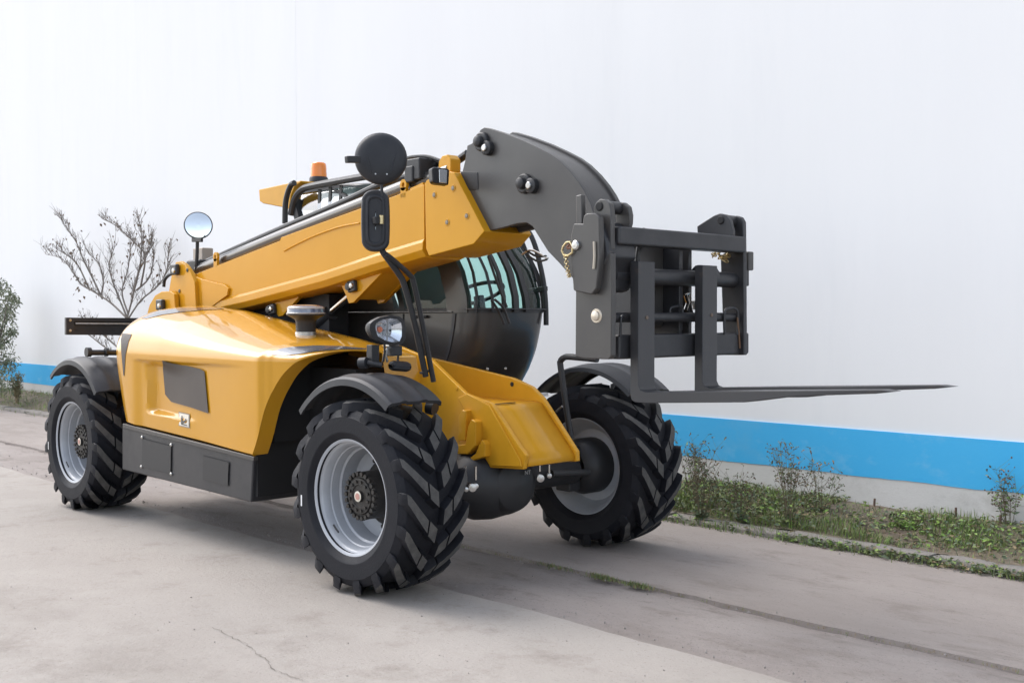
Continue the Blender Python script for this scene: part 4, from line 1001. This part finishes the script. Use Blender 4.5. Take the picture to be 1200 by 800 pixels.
MB().tube(PL([(696.5, 283), (697, 300), (696, 315)], Y=-.65), .007, 6).build('worn_edge', mat('scuffed_steel', (.40, .36, .30), .5, .5), cg)
# forks
FX0, FX1 = 1.385, 1.435
ya, yb = P(748, 400, X=FX1).y, P(767.5, 400, X=FX1).y
zt = P(757, 306.5, X=FX1).z; zh = P(748, 471.5, X=FX1).z; zb = P(767, 457.5, X=FX1).z
bend = P(872, 471.3, Y=ya); tip = P(1054, 458.2, Y=(ya + yb) / 2)
FORKM = mat('fork_steel', (.036, .036, .039), .42, c2=(.10, .075, .058), vs=7, bump=.06, bs=160, vlo=.60, vhi=.78)
def fork(dy, dz):
    b = MB(); prof = [(FX0, zt), (FX1, zt), (FX1, zb + .03), (FX1 + .012, zb + .008), (FX1 + .04, zb), (1.9, zb + (tip.z + .006 - zb) * .38), (2.25, zb + (tip.z + .006 - zb) * .66), (tip.x - .06, tip.z + .004), (tip.x, tip.z), (tip.x - .08, tip.z - .012), (2.25, tip.z - .040), (bend.x, bend.z), (FX1 + .05, zh), (FX0 + .03, zh), (FX0 + .008, zh + .010), (FX0, zh + .035)]
    wtab = [(2.2, 1.0), (2.5, .82), (tip.x - .05, .58), (tip.x, .40)]; c = (ya + yb) / 2 + dy; hw = (yb - ya) / 2
    A = [(x, c - hw * lerp(x, wtab), z + dz) for x, z in prof]; B_ = [(x, c + hw * lerp(x, wtab), z + dz) for x, z in prof]; n = len(prof)
    tri = [[1, 2, 3, 14, 15, 0], [3, 4, 12, 13, 14], [4, 5, 11, 12], [5, 6, 10, 11], [6, 7, 9, 10], [7, 8, 9]]
    b.add(A, [t[::-1] for t in tri]); b.add(B_, tri); b.grid([A + [A[0]], B_ + [B_[0]]])
    return b.build('fork', FORKM, cg, bev=.003, seg=1)
f1 = fork(0, 0); yc2 = P(832, 400, X=FX1).y; f2 = fork(yc2 - (ya + yb) / 2, -.003)
for x, y, X in ((758, 372, FX1 + .001), (834, 369, FX1 + .001)):
    MB().lathe([(0, .010), (.003, .009), (.003, 0)], P(x, y, X=X), (1, 0, 0), 10).build('pin_mark', mat('rust_spot', (.16, .12, .09), .7), cg)
# fork hangers round the pipe
for xx in (745, 826): 
    p = P(xx, 324, X=XC - .04); MB().lathe([(-.05, .058), (.05, .058)], p, (0, 1, 0), 20).build('fork_hanger', GREY2, cg)

# ---------------------------------------------------------------- mirrors
MX = -.05
def disc_axes(n):
    n = Vector(n).normalized(); r = n.cross(Vector((0, 0, -1))).normalized() * -1; u = r.cross(n) * -1
    if u.z < 0: u = -u
    return n, r, u
arm = MB().tube(PL([(447.5, 216), (447.3, 250), (447, 292), (450, 298)], X=MX), .0085, 10).build('mirror_arm', BLK, TH)
MB().tube(spline(PL([(448, 294), (452, 300), (468, 322), (474, 335), (486, 380), (499, 441)], X=MX), 5), .017, 10).build('mirror_rod', BLK, arm)
MB().tube(spline(PL([(452, 298), (460, 304), (480, 322), (485, 332), (495, 380), (508, 447)], X=MX + .02), 5), .015, 10).build('mirror_rod', BLK, arm)
MB().bar(P(493, 437, X=MX), P(504, 434, X=MX), .02, .012).build('rod_clip', BLK, arm)
c = P(446.5, 185.5, X=MX); n, r, u = disc_axes((.80, -.58, .08))
rm_ = MB().lathe([(-.030, .130), (-.026, .139), (-.010, .141), (.008, .136), (.024, .117), (.034, .090), (.038, .055), (.039, .0)], c, n, 48).build('round_mirror', PLAS, arm, ang=40)
for s in (-1, 1):
    MB().tube([c + r * s * .085 + u * .03 + n * .030, c + r * s * .066 - u * .02 + n * .036, c + r * s * .052 - u * .085 + n * .030], .0045, 6).build('shell_rib', PLAS, rm_)
    MB().lathe([(0, .005), (.003, .004), (.003, 0)], c + r * s * .030 - u * .092 + n * .030, n, 8).build('screw', STEEL, rm_)
MB().lathe([(0, .128), (.001, 0)], c - n * .031, -n, 40).build('mirror_face', MIRR, rm_)
MB().bar(P(405.5, 187, X=MX), P(421, 187, X=MX), .03, .036).build('mirror_bracket', BLK, rm_, bev=.005)
c = P(440, 258.5, X=MX - .02); n, r, u = disc_axes((.78, -.62, .04))
def stadium(w, h, off, k=28):
    out = []; R_ = w * .96
    for i in range(k * 2):
        a = 2 * pi * i / (k * 2); ca, sa = cos(a), sin(a)
        x = w * (abs(ca) ** (2 / 2.4)) * (1 if ca > 0 else -1); y = (h - w) * (1 if sa > 0 else -1) * min(1, abs(sa) * 3) + w * (abs(sa) ** (2 / 2.2)) * (1 if sa > 0 else -1)
        out.append(c + r * x + u * y + n * off)
    return out
w_, h_ = .077, .166
b = MB(); b.grid([stadium(w_ * .95, h_ * .97, -.030), stadium(w_, h_, -.022), stadium(w_, h_, -.006), stadium(w_ * .94, h_ * .97, .006), stadium(w_ * .86, h_ * .93, .010), stadium(w_ * .72, h_ * .86, .008), stadium(w_ * .60, h_ * .80, .016), stadium(w_ * .50, h_ * .76, .017), stadium(w_ * .44, h_ * .70, .008), stadium(w_ * .02, h_ * .3, .006)], closed=True)
rmm = b.build('wide_mirror', PLAS, arm, ang=30); b = MB(); s_ = stadium(w_ * .93, h_ * .96, -.0305); b.add(s_, [list(range(len(s_)))[::-1]]); b.build('mirror_face', MIRR, rmm, recalc=False)
MB().cyl(P(447.2, 252.5, X=MX + .012), P(447.0, 262.5, X=MX + .012), .0135, 12).build('clamp', BRASS, rmm); MB().bar(P(438, 258.5, X=MX), P(447, 257.5, X=MX), .03, .04).build('clamp_arm', BLK, rmm, bev=.006)
# rear round mirror
c = P(232.3, 264.3, Y=-.2); n, r, u = disc_axes((.86, -.42, .20))
rmr = MB().lathe([(.012, .100), (.014, .106), (.006, .110), (-.006, .108), (-.03, .08), (-.045, .03), (-.046, 0)], c, n, 44).build('rear_mirror', BLK, TH)
MB().lathe([(.0128, .101), (.020, .07), (.023, .035), (.024, 0)], c, n, 44).build('mirror_face', MIRR, rmr)
MB().tube(PL([(231.5, 276), (231, 296), (230, 316)], Y=-.2), .014, 9).build('mirror_post', BLK, rmr)
MB().bar(P(225.5, 281, Y=-.24), P(237, 281, Y=-.24), .02, .035).build('mirror_foot', BLK, rmr, bev=.006)

# ---------------------------------------------------------------- lamps and small fittings
HX = -.02
ol = [(434, 379), (438, 375.5), (446, 371.5), (457, 369.5), (469, 371), (474, 376), (475.5, 384), (475, 396), (471.5, 403.5), (462, 405), (449, 402), (438, 396), (434, 389), (433.2, 384)]
il = [(440.5, 379.5), (443, 377.3), (448.5, 374.5), (458, 372.8), (467, 374.2), (470.8, 378), (472, 384.5), (471.6, 394), (469, 400), (462, 401.5), (451, 398.7), (443, 394), (440.6, 388), (440, 384)]
O, I = PL(ol, X=HX), PL(il, X=HX + .004); cO = sum(O, Vector()) / len(O)
back = [cO + (p - cO) * .72 + Vector((-.085, 0, 0)) for p in O]; mid = [cO + (p - cO) * 1.0 + Vector((-.03, 0, 0)) for p in O]; back2 = [cO + (p - cO) * .3 + Vector((-.11, 0, 0)) for p in O]
inn = [p + Vector((-.006, 0, 0)) for p in I]
b = MB(); b.grid([back2, back, mid, O, I, inn], closed=True); hl = b.build('headlight', BLK, TH, ang=40)
refl = [cO + (p - cO) * .55 + Vector((-.038, 0, 0)) for p in I]
b = MB(); b.grid([[p + Vector((-.007, 0, 0)) for p in I], refl], closed=True); b.add(refl, [list(range(len(refl)))]); b.build('reflector', LENS, hl, ang=20)
b = MB(); b.add([p + Vector((.000, 0, 0)) for p in I], [list(range(len(I)))]); b.build('lens', CLEAR, hl, recalc=False, smooth=False)
MB().lathe([(0, .016), (.006, .015), (.010, .0)], P(445, 386, X=HX - .02), (1, 0, 0), 14).build('indicator_bulb', mat('indicator_amber', (.75, .22, .12), .4), hl)
for x, y, rr in ((459.5, 381, .004), (457, 387, .006)): MB().lathe([(0, rr), (.006, rr), (.006, 0)], P(x, y, X=HX - .008), (1, 0, 0), 10).build('bulb', BLK, hl)
MB().bar(P(454, 374, X=HX - .010), P(453.5, 400, X=HX - .010), .006, .005, (0, 1, 0)).build('reflector_edge', STEEL, hl)
MB().box(P(462, 411, X=HX - .03), (.05, .075, .055)).build('lamp_bracket', GREY2, hl, bev=.006); MB().bar(P(454, 404, X=HX - .04), P(466, 404.5, X=HX - .04), .03, .012).build('bracket_plate', STEEL, hl)
for q in ([(450.5, 402), (451, 412), (449, 424)], [(454, 408), (452, 416), (454, 424)], [(467, 412), (466, 424)]): MB().tube(PL(q, X=HX - .03), .0065, 7).build('bracket_leg', GREY2 if q[0][0] != 454 else STEEL, hl)
MB().bar(P(437, 404, X=-.06), P(437, 430, X=-.06), .05, .05, (0, 1, 0)).build('fender_post', BLK, TH, bev=.004)
MB().cyl(P(422, 425.5, X=-.10), P(430, 425, X=-.06), .030, 14).build('rubber_buffer', PLAS, TH)
MB().cyl(P(431, 425, X=-.06), P(448, 428, X=.0), .016, 12).build('rubber_buffer', BLK, TH)
MB().bar(P(456, 428, X=.0), P(481, 430, X=.03), .08, .055).build('fender_bracket', BLK, TH, bev=.028)
MB().cyl(P(502, 476, X=.02), P(510, 478, X=.06), .042, 16).build('hose_coupling', BLK, TH)
# air pre-cleaner on the hood
c = on_hood(358.5, 391, 0)
MB().lathe([(-.03, .066), (.012, .066), (.013, .060), (.0, .060)], c, (0, 0, 1), 28).build('clamp_ring', STEEL, TH)
ap = MB().lathe([(.012, .061), (.075, .063), (.088, .068), (.100, .085), (.112, .110), (.116, .119), (.128, .121)], c, (0, 0, 1), 40).build('air_precleaner', BLK, TH)
MB().lathe([(.128, .118), (.160, .116), (.172, .108), (.180, .08), (.183, 0)], c, (0, 0, 1), 40).build('clear_bowl', mat('smoky_bowl', (.20, .23, .32), .08, 0, coat=1.0, c2=(.09, .11, .18), vs=14), ap, ang=25)
MB().lathe([(.124, .1215), (.130, .1225), (.133, .1195)], c, (0, 0, 1), 40).build('bowl_rim', mat('bowl_rim_plastic', (.36, .35, .34), .2, coat=.5), ap); MB().lathe([(.156, .1165), (.163, .1175), (.168, .112)], c, (0, 0, 1), 40).build('bowl_rim', mat('bowl_rim_pale', (.5, .47, .44), .2, coat=.5), ap)
# work light on the boom
q = [(506, 197), (509, 195.5), (526, 197.5), (527, 200), (526, 217), (509.5, 215), (507, 212)]
wl = MB().prism(PL(q, X=-.03), (-.07, .03, 0)).build('work_light', BLK, TH, bev=.010)
MB().prism(PL([(514.5, 198.3), (524.2, 199.4), (523.6, 215), (515, 214)], X=-.026), (-.01, .003, 0)).build('lens', LENS, wl, bev=.003)
MB().prism(PL([(513.5, 196.5), (514, 189), (518, 182.5), (524, 181), (528, 186), (528, 201), (522, 203)], Y=-.20), (0, .08, 0)).build('light_bracket', YEL2, TH, bev=.006)
# tail bar behind
XB = -4.28
tbq = PL([(77.5, 372), (180, 372.6), (180, 393.5), (77.5, 392)], X=XB)
b = MB(); b.prism(tbq, (-.02, 0, 0)); tb_ = b.build('tail_bar', GREY2, TH, bev=.004)
b = MB()
for ya_, yb_ in ((372, 376.2), (388.2, 392.2)):
    b.prism(PL([(77.5, ya_), (180, ya_ + .6), (180, yb_ + .6), (77.5, yb_)], X=XB + .03), (-.03, 0, 0))
b.prism(PL([(77.5, 376.2), (87, 376.2), (87, 388.2), (77.5, 388.2)], X=XB + .03), (-.03, 0, 0)); b.build('tail_bar_lip', GREY2, tb_)
MB().tube(PL([(88, 379), (180, 379.6)], X=XB + .012), .010, 6).build('reflective_edge', STEEL, tb_)
for x, y in ((82.3, 375.2), (82.3, 387.2)): MB().lathe([(0, .012), (.006, .011), (.007, 0)], P(x, y, X=XB + .031), (1, 0, 0), 10).build('bolt', STEEL, tb_)
MB().cyl(P(103, 413, X=-3.35), P(150, 413, X=-3.35), .022, 12).build('fender_tube', GREY2, TH); MB().cyl(P(101, 412.5, X=-3.33), P(106, 412.5, X=-3.33), .036, 12).build('tube_end', BLK, TH); MB().cyl(P(123, 412.5, X=-3.33), P(126, 412.5, X=-3.33), .032, 12).build('tube_collar', BLK, TH)
# bent stay at the far front wheel
MB().tube(spline(PL([(669, 512), (664, 480), (657, 430), (657, 423), (661, 419), (668, 418), (700, 421)], Y=.45), 6), .019, 10).build('fender_stay', BLK, TH)
b = MB(); b.cyl(P(652, 482, Y=.5), P(659, 476, Y=.5), .008, 8); b.build('bleed_screw', STEEL, TH)
MB().box(P(637, 462, Y=.4), (.03, .05, .02)).build('cable_tag', WHITE, TH)
